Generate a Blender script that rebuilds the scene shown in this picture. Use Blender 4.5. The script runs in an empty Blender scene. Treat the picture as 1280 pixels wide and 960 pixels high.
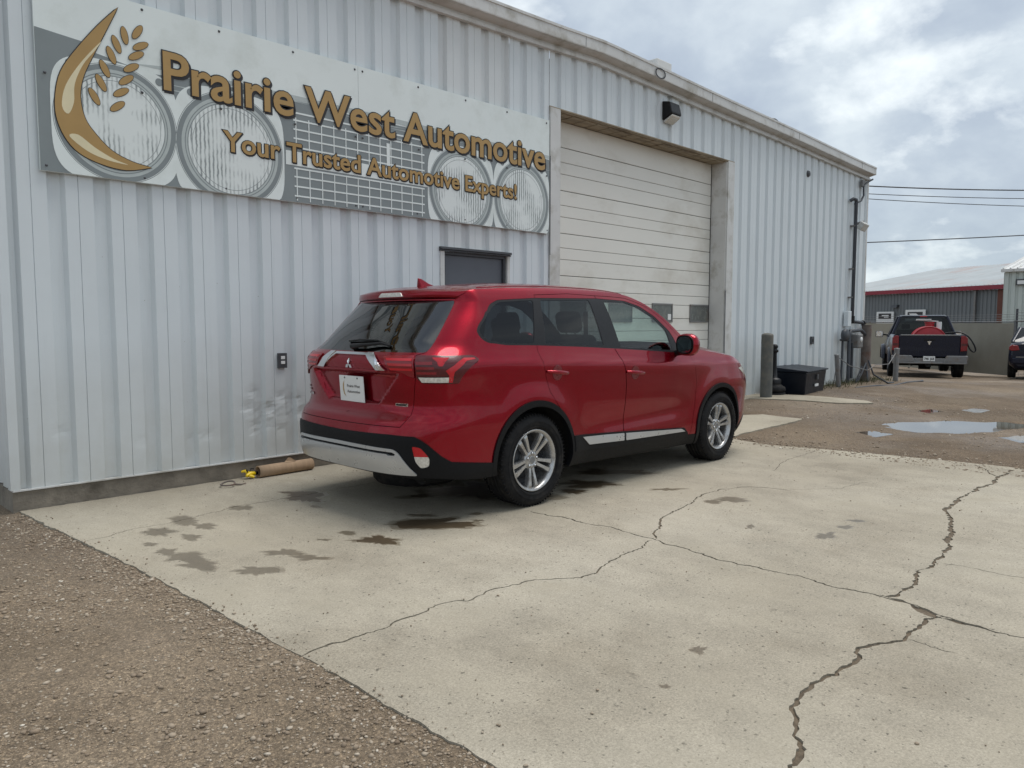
import bpy, bmesh, math, random
import numpy as np
from mathutils import Vector, Matrix, noise
from mathutils.geometry import delaunay_2d_cdt
R = math.radians
random.seed(7); rng = np.random.default_rng(7)
scn = bpy.context.scene
COL = scn.collection

# ------------------------------------------------------------------ camera
cam = bpy.data.cameras.new("camera"); camo = bpy.data.objects.new("camera", cam); COL.objects.link(camo)
cam.sensor_width = 36; cam.lens = 26.72; cam.clip_start = .05; cam.clip_end = 2000
pitch = math.atan(75/950); yaw = math.atan2(.702, .712)
fwd = Vector((math.cos(pitch)*math.cos(yaw), math.cos(pitch)*math.sin(yaw), -math.sin(pitch)))
camo.location = (-1.315, -6.34, 1.35)
camo.rotation_euler = fwd.to_track_quat('-Z', 'Y').to_euler()
scn.camera = camo
# ------------------------------------------------------------------ sky, sun, exposure
SUN_EL, SUN_AZ = R(71), R(-15)     # azimuth measured from +X towards +Y
world = bpy.data.worlds.new("World"); scn.world = world; world.use_nodes = True
wt = world.node_tree; wn = wt.nodes; wn.clear()
def N(tree, t, **kw):
    n = tree.nodes.new(t)
    for k, v in kw.items(): setattr(n, k, v)
    return n
def L(tree, a, b): tree.links.new(a, b)
wo = N(wt, 'ShaderNodeOutputWorld'); wb = N(wt, 'ShaderNodeBackground'); wb.inputs[1].default_value = .1
sky = N(wt, 'ShaderNodeTexSky', sky_type='NISHITA'); sky.sun_disc = False
sky.sun_elevation = SUN_EL; sky.sun_rotation = math.pi/2-SUN_AZ; sky.air_density = 1.2; sky.dust_density = 2
tc = N(wt, 'ShaderNodeTexCoord'); sep = N(wt, 'ShaderNodeSeparateXYZ'); L(wt, tc.outputs['Generated'], sep.inputs[0])
def wmath(op, a, b=None):
    m = N(wt, 'ShaderNodeMath', operation=op)
    for i, v in enumerate((a, b)):
        if v is None: continue
        if isinstance(v, (int, float)): m.inputs[i].default_value = v
        else: L(wt, v, m.inputs[i])
    return m.outputs[0]
den = wmath('ADD', wmath('MAXIMUM', sep.outputs[2], 0), .42)
px, py = wmath('DIVIDE', sep.outputs[0], den), wmath('DIVIDE', sep.outputs[1], den)
cmb = N(wt, 'ShaderNodeCombineXYZ'); L(wt, px, cmb.inputs[0]); L(wt, py, cmb.inputs[1])
def wnoise(scale, detail, rough, off):
    mp = N(wt, 'ShaderNodeMapping'); mp.inputs['Location'].default_value = off
    L(wt, cmb.outputs[0], mp.inputs[0])
    n = N(wt, 'ShaderNodeTexNoise'); n.inputs['Scale'].default_value = scale; n.inputs['Detail'].default_value = detail
    n.inputs['Roughness'].default_value = rough; n.inputs['Distortion'].default_value = .12
    L(wt, mp.outputs[0], n.inputs['Vector']); return n.outputs['Fac']
def ramp(tree, src, stops):
    r = N(tree, 'ShaderNodeValToRGB'); L(tree, src, r.inputs[0])
    e = r.color_ramp.elements
    while len(e) < len(stops): e.new(.5)
    for i, (p, c) in enumerate(stops):
        e[i].position = p; e[i].color = tuple(c)+(1,) if hasattr(c, '__len__') else (c, c, c, 1)
    return r.outputs[0]
n1 = wnoise(2.6, 7, .55, (4.2, 1.7, 0)); n2 = wnoise(3.4, 8, .56, (9.1, 3.3, 2))
big = ramp(wt, n1, [(.36, (3.6, 4.2, 5.1)), (.48, (4.5, 5.15, 5.9)), (.62, (6.3, 6.95, 7.4))])
bright = ramp(wt, n2, [(.54, 0.0), (.68, .9)])
mx = N(wt, 'ShaderNodeMix', data_type='RGBA'); L(wt, bright, mx.inputs[0]); L(wt, big, mx.inputs[6]); mx.inputs[7].default_value = (9.0, 9.5, 9.6, 1)
hz = N(wt, 'ShaderNodeMapRange'); L(wt, sep.outputs[2], hz.inputs[0]); hz.inputs[1].default_value = 0; hz.inputs[2].default_value = .16; hz.inputs[3].default_value = .55; hz.inputs[4].default_value = 0
mh = N(wt, 'ShaderNodeMix', data_type='RGBA'); L(wt, hz.outputs[0], mh.inputs[0]); L(wt, mx.outputs[2], mh.inputs[6]); mh.inputs[7].default_value = (4.9, 6.0, 6.6, 1)
ms = N(wt, 'ShaderNodeMix', data_type='RGBA'); ms.inputs[0].default_value = .9; L(wt, sky.outputs[0], ms.inputs[6]); L(wt, mh.outputs[2], ms.inputs[7])
L(wt, ms.outputs[2], wb.inputs[0]); L(wt, wb.outputs[0], wo.inputs[0])
sl = bpy.data.lights.new("sun", 'SUN'); sl.energy = 2.35; sl.angle = R(40); sl.color = (1, .97, .92)
so = bpy.data.objects.new("sun", sl); COL.objects.link(so)
sd = Vector((math.cos(SUN_EL)*math.cos(SUN_AZ), math.cos(SUN_EL)*math.sin(SUN_AZ), math.sin(SUN_EL)))
so.rotation_euler = sd.to_track_quat('Z', 'Y').to_euler(); so.location = (0, -10, 20)
vs = scn.view_settings; vs.view_transform = 'Standard'; vs.look = 'None'; vs.gamma = 1; vs.exposure = 0.31; vs.use_curve_mapping = False
scn.cycles.max_bounces = 8; scn.cycles.transparent_max_bounces = 16

# ------------------------------------------------------------------ helpers: tags and meshes
def tag(o, label=None, cat=None, group=None, kind=None):
    if label: o['label'] = label
    if cat: o['category'] = cat
    if group: o['group'] = group
    if kind: o['kind'] = kind
    return o
def empty(name, loc=(0, 0, 0), rz=0, label=None, cat=None, group=None):
    o = bpy.data.objects.new(name, None); COL.objects.link(o); o.location = loc; o.rotation_euler = (0, 0, rz)
    o.empty_display_size = .1
    return tag(o, label, cat, group)
class MB:
    def __init__(s): s.v = []; s.f = []; s.m = []; s.sm = []
    def add(s, vs, fs, m=0, smooth=False):
        b = len(s.v); s.v += [tuple(p) for p in vs]
        for f in fs: s.f.append(tuple(i+b for i in f)); s.m.append(m); s.sm.append(smooth)
        return s
    def box(s, a, b, m=0, M=None):
        (x0, y0, z0), (x1, y1, z1) = a, b
        vs = [(x0,y0,z0),(x1,y0,z0),(x1,y1,z0),(x0,y1,z0),(x0,y0,z1),(x1,y0,z1),(x1,y1,z1),(x0,y1,z1)]
        if M: vs = [M @ Vector(p) for p in vs]
        return s.add(vs, [(0,3,2,1),(4,5,6,7),(0,1,5,4),(1,2,6,5),(2,3,7,6),(3,0,4,7)], m)
    def tube(s, pts, r, n=10, m=0, caps=True):
        pts = [Vector(p) for p in pts]; rs = r if hasattr(r, '__len__') else [r]*len(pts)
        vs = []; up = None
        for i, p in enumerate(pts):
            d = (pts[min(i+1, len(pts)-1)]-pts[max(i-1, 0)]).normalized()
            if up is None: up = Vector((0, 0, 1)) if abs(d.z) < .9 else Vector((1, 0, 0))
            a = d.cross(up).normalized(); b = a.cross(d).normalized(); up = b
            for k in range(n):
                t = 2*math.pi*k/n; vs.append(p+(a*math.cos(t)+b*math.sin(t))*rs[i])
        fs = [(i*n+k, i*n+(k+1) % n, (i+1)*n+(k+1) % n, (i+1)*n+k) for i in range(len(pts)-1) for k in range(n)]
        s.add(vs, fs, m, True)
        if caps: s.add(vs[:n], [tuple(range(n))], m); s.add(vs[-n:], [tuple(range(n))[::-1]], m)
        return s
    def lathe(s, prof, n=48, m=0, axis='Z', M=None, smooth=True, closed=False):
        # prof: (r, h)
        vs = []
        for k in range(n):
            t = 2*math.pi*k/n; c, q = math.cos(t), math.sin(t)
            for r, h in prof:
                p = Vector((r*c, r*q, h)) if axis == 'Z' else Vector((r*c, h, r*q)) if axis == 'Y' else Vector((h, r*c, r*q))
                vs.append(M @ p if M else p)
        P = len(prof); rg = range(P if closed else P-1)
        fs = [(k*P+i, ((k+1) % n)*P+i, ((k+1) % n)*P+(i+1) % P, k*P+(i+1) % P) for k in range(n) for i in rg]
        return s.add(vs, fs, m, smooth)
    def prism(s, poly, a, b, axis='Y', m=0, smooth=False, M=None):
        # poly in the other two axes
        def P(u, v, h):
            p = Vector((u, h, v)) if axis == 'Y' else Vector((h, u, v)) if axis == 'X' else Vector((u, v, h))
            return M @ p if M else p
        n = len(poly); vs = [P(u, v, a) for u, v in poly]+[P(u, v, b) for u, v in poly]
        s.add(vs, [(i, (i+1) % n, n+(i+1) % n, n+i) for i in range(n)], m, smooth)
        s.add(vs, [tuple(range(n))[::-1], tuple(range(n, 2*n))], m)
        return s
    def split(s, name, mats, parent=None, **kw):
        # one object per connected piece
        key = {}; par = list(range(len(s.v)))
        def fd(a):
            while par[a] != a: par[a] = par[par[a]]; a = par[a]
            return a
        for i, p in enumerate(s.v):
            k = tuple(round(c, 4) for c in p)
            if k in key: par[fd(i)] = fd(key[k])
            else: key[k] = i
        for f in s.f:
            for q in f[1:]: par[fd(q)] = fd(f[0])
        grp = {}
        for i, f in enumerate(s.f): grp.setdefault(fd(f[0]), []).append(i)
        out = []
        for g_ in grp.values():
            m = MB(); mp = {}
            for i in g_:
                ff = []
                for q in s.f[i]:
                    if q not in mp: mp[q] = len(m.v); m.v.append(s.v[q])
                    ff.append(mp[q])
                m.f.append(tuple(ff)); m.m.append(s.m[i]); m.sm.append(s.sm[i])
            out.append(m.build(name, mats, parent, **kw))
        return out
    def build(s, name, mats, parent=None, bevel=0, seg=2, weld=False, **kw):
        me = bpy.data.meshes.new(name); me.from_pydata(s.v, [], s.f)
        if not isinstance(mats, (list, tuple)): mats = [mats]
        for m in mats: me.materials.append(m)
        me.polygons.foreach_set('material_index', s.m); me.polygons.foreach_set('use_smooth', s.sm)
        bm = bmesh.new(); bm.from_mesh(me)
        if weld or bevel: bmesh.ops.remove_doubles(bm, verts=bm.verts, dist=1e-5)
        bmesh.ops.recalc_face_normals(bm, faces=bm.faces)
        bm.to_mesh(me); bm.free()
        o = bpy.data.objects.new(name, me); COL.objects.link(o)
        if parent: o.parent = parent
        if bevel:
            md = o.modifiers.new('bevel', 'BEVEL'); md.width = bevel; md.segments = seg; md.limit_method = 'ANGLE'; md.angle_limit = R(35); md.harden_normals = False
        return tag(o, **kw) if kw else o
def copy_tree(o, parent=None):
    c = o.copy(); COL.objects.link(c); c.parent = parent
    for ch in list(o.children): copy_tree(ch, c)
    return c

# ------------------------------------------------------------------ materials
def bsdf(name):
    m = bpy.data.materials.new(name); m.use_nodes = True
    return m, m.node_tree, m.node_tree.nodes['Principled BSDF']
def tex(t, kind, scale, detail=4, rough=.55, vec=None, stretch=None, obj=True):
    n = N(t, kind)
    if 'Scale' in n.inputs: n.inputs['Scale'].default_value = scale
    if kind == 'ShaderNodeTexNoise': n.inputs['Detail'].default_value = detail; n.inputs['Roughness'].default_value = rough
    c = N(t, 'ShaderNodeTexCoord'); mp = N(t, 'ShaderNodeMapping')
    if stretch: mp.inputs['Scale'].default_value = stretch
    L(t, c.outputs['Object'], mp.inputs[0]); L(t, mp.outputs[0], n.inputs['Vector'])
    return n.outputs['Fac'] if kind == 'ShaderNodeTexNoise' else n.outputs['Distance'] if kind == 'ShaderNodeTexVoronoi' else n.outputs[1]
def mixc(t, fac, a, b, mode='MIX'):
    n = N(t, 'ShaderNodeMix', data_type='RGBA', blend_type=mode)
    if isinstance(fac, (int, float)): n.inputs[0].default_value = fac
    else: L(t, fac, n.inputs[0])
    for i, v in ((6, a), (7, b)):
        if hasattr(v, 'is_linked'): L(t, v, n.inputs[i])
        else: n.inputs[i].default_value = (*v, 1)
    return n.outputs[2]
def bump(t, p, src, strength, dist=.01, prev=None):
    b = N(t, 'ShaderNodeBump'); b.inputs['Strength'].default_value = strength; b.inputs['Distance'].default_value = dist
    L(t, src, b.inputs['Height'])
    if prev: L(t, prev, b.inputs['Normal'])
    L(t, b.outputs[0], p.inputs['Normal']); return b.outputs[0]
def mat(name, col, rough=.5, metal=0, var=.12, vs=6, bmp=0, bs=60, coat=0, spec=.5, emis=None, grime=None, gs=1.5, stretch=None):
    m, t, p = bsdf(name)
    lo = tuple(c*(1-var) for c in col); hi = tuple(min(1, c*(1+var)) for c in col)
    c = ramp(t, tex(t, 'ShaderNodeTexNoise', vs, 5, .6, stretch=stretch), [(.3, lo), (.7, hi)])
    if grime:
        g = ramp(t, tex(t, 'ShaderNodeTexNoise', gs, 8, .65, stretch=stretch), [(.5, 0.0), (.72, 1.0)])
        c = mixc(t, g, c, grime)
    L(t, c, p.inputs['Base Color'])
    p.inputs['Metallic'].default_value = metal; p.inputs['Coat Weight'].default_value = coat; p.inputs['Coat Roughness'].default_value = .03
    p.inputs['Specular IOR Level'].default_value = spec
    r = ramp(t, tex(t, 'ShaderNodeTexNoise', vs*2.3, 4), [(.3, max(0.0, rough-.06)), (.7, min(1.0, rough+.06))]); L(t, r, p.inputs['Roughness'])
    if bmp: bump(t, p, tex(t, 'ShaderNodeTexNoise', bs, 6, .6), bmp)
    if emis: p.inputs['Emission Color'].default_value = (*emis[0], 1); p.inputs['Emission Strength'].default_value = emis[1]
    return m
def glass(name, tint, fres=.06, rough=0.0):
    m = bpy.data.materials.new(name); m.use_nodes = True; t = m.node_tree; t.nodes.clear()
    o = N(t, 'ShaderNodeOutputMaterial'); mixn = N(t, 'ShaderNodeMixShader'); tr = N(t, 'ShaderNodeBsdfTransparent'); gl = N(t, 'ShaderNodeBsdfGlossy')
    gl.inputs['Roughness'].default_value = rough
    tn = ramp(t, tex(t, 'ShaderNodeTexNoise', 3), [(.3, tuple(c*.9 for c in tint)), (.7, tint)])
    L(t, tn, tr.inputs[0]); ge = N(t, 'ShaderNodeNewGeometry'); dt = N(t, 'ShaderNodeVectorMath', operation='DOT_PRODUCT'); L(t, ge.outputs['Normal'], dt.inputs[0]); L(t, ge.outputs['Incoming'], dt.inputs[1])
    def mm(op, a, b=None):
        q = N(t, 'ShaderNodeMath', operation=op)
        for i, v in enumerate((a, b)):
            if v is None: continue
            if isinstance(v, (int, float)): q.inputs[i].default_value = v
            else: L(t, v, q.inputs[i])
        return q.outputs[0]
    sch = mm('POWER', mm('SUBTRACT', 1.0, mm('ABSOLUTE', dt.outputs['Value'])), 4.2)
    fo = mm('MINIMUM', mm('ADD', mm('MULTIPLY', sch, .9), fres), .95)
    L(t, fo, mixn.inputs[0]); L(t, tr.outputs[0], mixn.inputs[1]); L(t, gl.outputs[0], mixn.inputs[2]); L(t, mixn.outputs[0], o.inputs[0])
    return m

def siding_mat(name, col, grime):
    m, t, p = bsdf(name)
    c = ramp(t, tex(t, 'ShaderNodeTexNoise', 1.3, 6, .6, stretch=(1, 1, .35)), [(.3, tuple(x*.93 for x in col)), (.7, col)])
    streak = ramp(t, tex(t, 'ShaderNodeTexNoise', 9, 7, .7, stretch=(1, 1, .06)), [(.56, 0.0), (.82, .55)])
    c = mixc(t, streak, c, tuple(x*.80 for x in col))
    # dirt splashed up from the ground
    co = N(t, 'ShaderNodeTexCoord'); sp = N(t, 'ShaderNodeSeparateXYZ'); L(t, co.outputs['Object'], sp.inputs[0])
    nz = tex(t, 'ShaderNodeTexNoise', 3, 8, .7)
    mr = N(t, 'ShaderNodeMapRange'); L(t, sp.outputs[2], mr.inputs[0]); mr.inputs[1].default_value = 1.25; mr.inputs[2].default_value = .1; mr.inputs[3].default_value = 0; mr.inputs[4].default_value = .9
    mu = N(t, 'ShaderNodeMath', operation='MULTIPLY'); L(t, mr.outputs[0], mu.inputs[0]); L(t, nz, mu.inputs[1])
    c = mixc(t, mu.outputs[0], c, grime)
    spk = ramp(t, tex(t, 'ShaderNodeTexNoise', 38, 3, .6), [(.74, 0.0), (.78, 1.0)])
    c = mixc(t, spk, c, tuple(x*.72 for x in grime))
    L(t, c, p.inputs['Base Color']); p.inputs['Roughness'].default_value = .42; p.inputs['Specular IOR Level'].default_value = .45
    b = bump(t, p, tex(t, 'ShaderNodeTexNoise', 2.2, 3, .5), .35, .02)
    bump(t, p, tex(t, 'ShaderNodeTexNoise', 40, 3, .5), .05, .005, b)
    return m
M_ = {}
M_['siding'] = siding_mat('blue_white_siding', (.68, .73, .755), (.46, .45, .40))
M_['siding_old'] = siding_mat('chalky_siding', (.68, .71, .715), (.44, .43, .37))
M_['trim'] = mat('off_white_trim', (.60, .60, .585), .45, var=.06, vs=2, grime=(.36, .34, .29), gs=3, bmp=.05)
M_['cream'] = mat('cream_door_paint', (.75, .735, .68), .45, var=.03, vs=1.2, grime=(.61, .58, .51), gs=2.0, stretch=(.5, 1, 1), bmp=.04)
M_['wood'] = mat('weathered_soffit', (.30, .25, .18), .8, var=.25, vs=5, grime=(.12, .09, .06), gs=4, stretch=(.4, 3, 1), bmp=.3)
M_['founda'] = mat('foundation_concrete', (.21, .185, .15), .9, var=.25, vs=7, grime=(.11, .095, .075), gs=3, bmp=.6, bs=40)
M_['greydoor'] = mat('grey_door_paint', (.105, .115, .135), .45, var=.06, vs=3)
M_['dgrey'] = mat('dark_grey_metal', (.06, .063, .07), .5, var=.15)
M_['black'] = mat('black_plastic', (.007, .007, .008), .42, var=.2, vs=20, spec=.3)
M_['ink'] = mat('black_ink', (.02, .018, .02), .5)
M_['seam'] = mat('seam_shadow_sealant', (.10, .11, .12), .8)
M_['pipe'] = mat('painted_pipe', (.045, .05, .06), .5, var=.2)
M_['galv'] = mat('galvanised_steel', (.20, .20, .20), .55, metal=.3, var=.2, grime=(.13, .09, .06), gs=6)
M_['rust'] = mat('rusty_pipe', (.15, .125, .11), .8, var=.3, grime=(.12, .06, .04), gs=5)
M_['white'] = mat('white_paint', (.72, .73, .72), .4, var=.04)
M_['chrome'] = mat('chrome', (.72, .73, .75), .08, metal=1, var=.04)
M_['silver'] = mat('silver_paint', (.50, .51, .52), .32, metal=.55, var=.04, coat=.4)
M_['alloy'] = mat('alloy_wheel', (.46, .46, .46), .3, metal=.75, var=.1, vs=20, grime=(.22, .2, .18), gs=12)
M_['rubber'] = mat('tyre_rubber', (.010, .010, .011), .8, var=.3, vs=14, bmp=.25, bs=120, spec=.25, grime=(.035, .031, .027), gs=9)
M_['clad'] = mat('textured_cladding', (.006, .0065, .008), .5, var=.15, vs=30, bmp=.12, bs=400, spec=.18)
M_['cabin'] = mat('cabin_trim', (.02, .02, .022), .8)
M_['seat'] = mat('seat_fabric', (.035, .035, .038), .9, bmp=.2)
M_['under'] = mat('underbody', (.008, .008, .008), .9)
M_['glass_dark'] = glass('privacy_glass', (.15, .17, .18), .045)
M_['glass_rear'] = glass('rear_glass_tint', (.05, .055, .06), .13)
M_['glass_clear'] = glass('clear_glass', (.74, .86, .83), .06)
M_['glass_win'] = mat('grimy_window_glass', (.13, .14, .13), .25, var=.2, grime=(.2, .19, .16), gs=6)
M_['redlens'] = mat('red_lens', (.20, .003, .008), .2, coat=.3, var=.05)
M_['redlens_dark'] = mat('dark_red_lens', (.075, .0015, .004), .2, coat=.3, var=.1)
M_['redlens_hot'] = mat('bright_red_lens', (.46, .006, .014), .2, coat=.3, var=.05)
M_['clearlens'] = mat('clear_lens', (.62, .60, .55), .15, metal=.2, coat=1, var=.25, vs=60)
M_['gold'] = mat('gold_lettering', (.40, .25, .085), .4, var=.06, vs=4)
M_['goldlite'] = mat('pale_gold_sheen', (.72, .64, .42), .4, var=.08, vs=4)
M_['signwhite'] = mat('sign_white', (.76, .82, .805), .35, var=.04, vs=1.2, grime=(.63, .68, .65), gs=2)
M_['signgrey'] = mat('sign_grey', (.22, .25, .255), .35, var=.06, vs=3)
M_['signmid'] = mat('sign_mid_grey', (.46, .51, .50), .35, var=.08, vs=8)
M_['cardboard'] = mat('cardboard', (.36, .25, .16), .85, var=.12, vs=5, stretch=(6, 1, 1))
M_['yellow'] = mat('yellow_plastic', (.75, .52, .01), .35, var=.05)
M_['navy'] = mat('navy_car_paint', (.004, .006, .018), .3, coat=.25, var=.1, spec=.25)
M_['chest'] = mat('navy_poly_chest', (.005, .008, .015), .42, var=.15, spec=.3)
M_['red'] = mat('red_tank_paint', (.36, .012, .02), .4, var=.1)
def car_paint():
    m, t, p = bsdf('red_metallic_paint')
    v = tex(t, 'ShaderNodeTexVoronoi', 900)
    c = ramp(t, v, [(0, (.38, .0022, .020)), (.6, (.235, .001, .010))])
    dust = ramp(t, tex(t, 'ShaderNodeTexNoise', 2.5, 8, .7), [(.52, 0.0), (.85, .12)])
    c = mixc(t, dust, c, (.30, .20, .15)); L(t, c, p.inputs['Base Color'])
    p.inputs['Metallic'].default_value = .8; p.inputs['Roughness'].default_value = .27; p.inputs['Specular IOR Level'].default_value = .15; p.inputs['Coat IOR'].default_value = 1.42
    p.inputs['Coat Weight'].default_value = .7; 
    r = ramp(t, tex(t, 'ShaderNodeTexNoise', 6, 8, .7), [(.4, .03), (.8, .10)]); L(t, r, p.inputs['Coat Roughness'])
    return m
M_['paint'] = car_paint()
def lens_print():
    # printed picture of a ribbed headlamp lens
    m, t, p = bsdf('sign_lens_print')
    w = N(t, 'ShaderNodeTexWave'); w.inputs['Scale'].default_value = 9; w.inputs['Distortion'].default_value = 2.2; w.inputs['Detail'].default_value = 3; w.inputs['Detail Scale'].default_value = 2
    c = N(t, 'ShaderNodeTexCoord'); L(t, c.outputs['Object'], w.inputs[0])
    a = ramp(t, w.outputs['Fac'], [(.12, (.27, .30, .30)), (.55, (.72, .77, .755))])
    n = ramp(t, tex(t, 'ShaderNodeTexNoise', 3.0, 3, .6), [(.42, 0.0), (.58, 1.0)])
    L(t, mixc(t, n, a, (.74, .79, .775)), p.inputs['Base Color']); p.inputs['Roughness'].default_value = .35
    return m
M_['lensprint'] = lens_print()
def cells(t, scale, lo, hi):
    v = N(t, 'ShaderNodeTexVoronoi'); v.inputs['Scale'].default_value = scale
    c = N(t, 'ShaderNodeTexCoord'); w = N(t, 'ShaderNodeTexNoise'); w.inputs['Scale'].default_value = scale*.6
    mv = N(t, 'ShaderNodeMix', data_type='VECTOR'); mv.inputs[0].default_value = .012
    L(t, c.outputs['Object'], mv.inputs[4]); L(t, c.outputs['Object'], w.inputs['Vector']); L(t, w.outputs['Color'], mv.inputs[5]); L(t, mv.outputs[1], v.inputs['Vector'])
    sp = N(t, 'ShaderNodeSeparateColor'); L(t, v.outputs['Color'], sp.inputs[0])
    return ramp(t, sp.outputs[0], [(.0, lo), (.55, 1.0), (.85, 1.08), (1.0, hi)]), v.outputs['Distance']
def concrete(name, wet):
    m, t, p = bsdf(name)
    c = ramp(t, tex(t, 'ShaderNodeTexNoise', .7, 8, .62), [(.34, (.265, .232, .178)), (.5, (.335, .30, .238)), (.66, (.41, .374, .306))])
    brush = ramp(t, tex(t, 'ShaderNodeTexNoise', 3.2, 8, .7, stretch=(1.3, .75, 1)), [(.34, .84), (.62, 1.05)])
    c = mixc(t, 1.0, c, brush, 'MULTIPLY')
    agg = ramp(t, tex(t, 'ShaderNodeTexNoise', 95, 5, .8), [(.30, .66), (.50, 1.0), (.72, 1.2)])
    c = mixc(t, 1.0, c, agg, 'MULTIPLY')
    cc, _ = cells(t, 210, .84, 1.16); c = mixc(t, 1.0, c, cc, 'MULTIPLY')
    pit = ramp(t, tex(t, 'ShaderNodeTexNoise', 42, 2, .5), [(.30, .40), (.345, 1.0)])
    c = mixc(t, 1.0, c, pit, 'MULTIPLY')
    pit2 = ramp(t, tex(t, 'ShaderNodeTexNoise', 11, 3, .6), [(.24, .75), (.30, 1.0)])
    c = mixc(t, 1.0, c, pit2, 'MULTIPLY')
    st = ramp(t, tex(t, 'ShaderNodeTexNoise', 1.4, 9, .7), [(.48, 0.0), (.74, .75)])
    c = mixc(t, st, c, (.265, .23, .17))
    gn = ramp(t, tex(t, 'ShaderNodeTexNoise', .35, 4, .6), [(.45, 0.0), (.75, .45)]); c = mixc(t, gn, c, (.335, .30, .23))
    if wet: c = mixc(t, 1.0, c, wet, 'MULTIPLY')
    L(t, c, p.inputs['Base Color']); p.inputs['Roughness'].default_value = .35 if wet else .88
    p.inputs['Specular IOR Level'].default_value = .5 if wet else .3
    b = bump(t, p, tex(t, 'ShaderNodeTexNoise', 130, 5, .8), .10 if wet else .45, .004)
    bump(t, p, tex(t, 'ShaderNodeTexNoise', 5, 5, .6), .25, .012, b)
    return m
M_['concrete'] = concrete('broomed_concrete', None)
M_['concrete_damp'] = concrete('damp_concrete', (.74, .71, .67))
M_['concrete_wet'] = concrete('wet_concrete', (.48, .445, .40))
M_['concrete_oil'] = concrete('oil_stained_concrete', (.27, .22, .17))
def dirt():
    m, t, p = bsdf('gravel_dirt')
    c = ramp(t, tex(t, 'ShaderNodeTexNoise', .9, 9, .68), [(.32, (.125, .092, .058)), (.5, (.195, .147, .098)), (.68, (.28, .22, .153))])
    f = ramp(t, tex(t, 'ShaderNodeTexNoise', 70, 6, .8), [(.32, .5), (.5, 1.0), (.66, 1.55)]); c = mixc(t, 1.0, c, f, 'MULTIPLY')
    cc, cd = cells(t, 210, .72, 1.9); c = mixc(t, 1.0, c, cc, 'MULTIPLY'); cc2, _ = cells(t, 75, .86, 1.35); c = mixc(t, 1.0, c, cc2, 'MULTIPLY')
    v = ramp(t, tex(t, 'ShaderNodeTexVoronoi', 55), [(0, (1, 1, 1)), (.25, (0, 0, 0))])
    pick = ramp(t, tex(t, 'ShaderNodeTexNoise', 9, 5, .7), [(.52, 0.0), (.62, 1.0)])
    mm = mixc(t, 1.0, v, pick, 'MULTIPLY'); c = mixc(t, mm, c, (.36, .33, .29))
    co = N(t, 'ShaderNodeTexCoord'); sx = N(t, 'ShaderNodeSeparateXYZ'); L(t, co.outputs['Object'], sx.inputs[0])
    mr = N(t, 'ShaderNodeMapRange'); L(t, sx.outputs[0], mr.inputs[0]); mr.inputs[1].default_value = 2; mr.inputs[2].default_value = 8; mr.inputs[3].default_value = 0; mr.inputs[4].default_value = .11
    ad = N(t, 'ShaderNodeMath', operation='ADD'); L(t, mr.outputs[0], ad.inputs[0]); L(t, tex(t, 'ShaderNodeTexNoise', .45, 7, .68), ad.inputs[1])
    damp = ramp(t, ad.outputs[0], [(.47, 0.0), (.6, 1.0)])
    c2 = mixc(t, 1.0, c, (.56, .52, .48), 'MULTIPLY'); c = mixc(t, damp, c, c2)
    L(t, c, p.inputs['Base Color'])
    L(t, ramp(t, tex(t, 'ShaderNodeTexNoise', .28, 6, .65), [(.47, .95), (.6, .62)]), p.inputs['Roughness'])
    b = bump(t, p, tex(t, 'ShaderNodeTexNoise', 60, 6, .8), .8, .012)
    bump(t, p, tex(t, 'ShaderNodeTexNoise', 7, 6, .7), .6, .04, b)
    return m
M_['dirt'] = dirt()
M_['mud'] = mat('crack_dirt', (.12, .092, .062), .95, var=.3, vs=30, bmp=.8, bs=80)
def pebblemat():
    m, t, p = bsdf('pebble_stone')
    at = N(t, 'ShaderNodeAttribute'); at.attribute_name = 'tone'
    c = ramp(t, at.outputs['Fac'], [(0, (.17, .125, .085)), (.45, (.27, .21, .15)), (.8, (.39, .33, .255)), (1, (.62, .57, .49))])
    L(t, mixc(t, 1.0, c, ramp(t, tex(t, 'ShaderNodeTexNoise', 60, 4), [(.3, .8), (.7, 1.1)]), 'MULTIPLY'), p.inputs['Base Color'])
    p.inputs['Roughness'].default_value = .85; return m
M_['pebble'] = pebblemat()
def water():
    m, t, p = bsdf('muddy_puddle_water')
    L(t, ramp(t, tex(t, 'ShaderNodeTexNoise', 2, 4), [(.3, (.055, .043, .032)), (.7, (.085, .068, .052))]), p.inputs['Base Color'])
    p.inputs['Roughness'].default_value = .015; p.inputs['IOR'].default_value = 1.6; p.inputs['Specular IOR Level'].default_value = 1.0
    bump(t, p, tex(t, 'ShaderNodeTexNoise', 14, 3), .02, .004); return m
M_['water'] = water()

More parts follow.
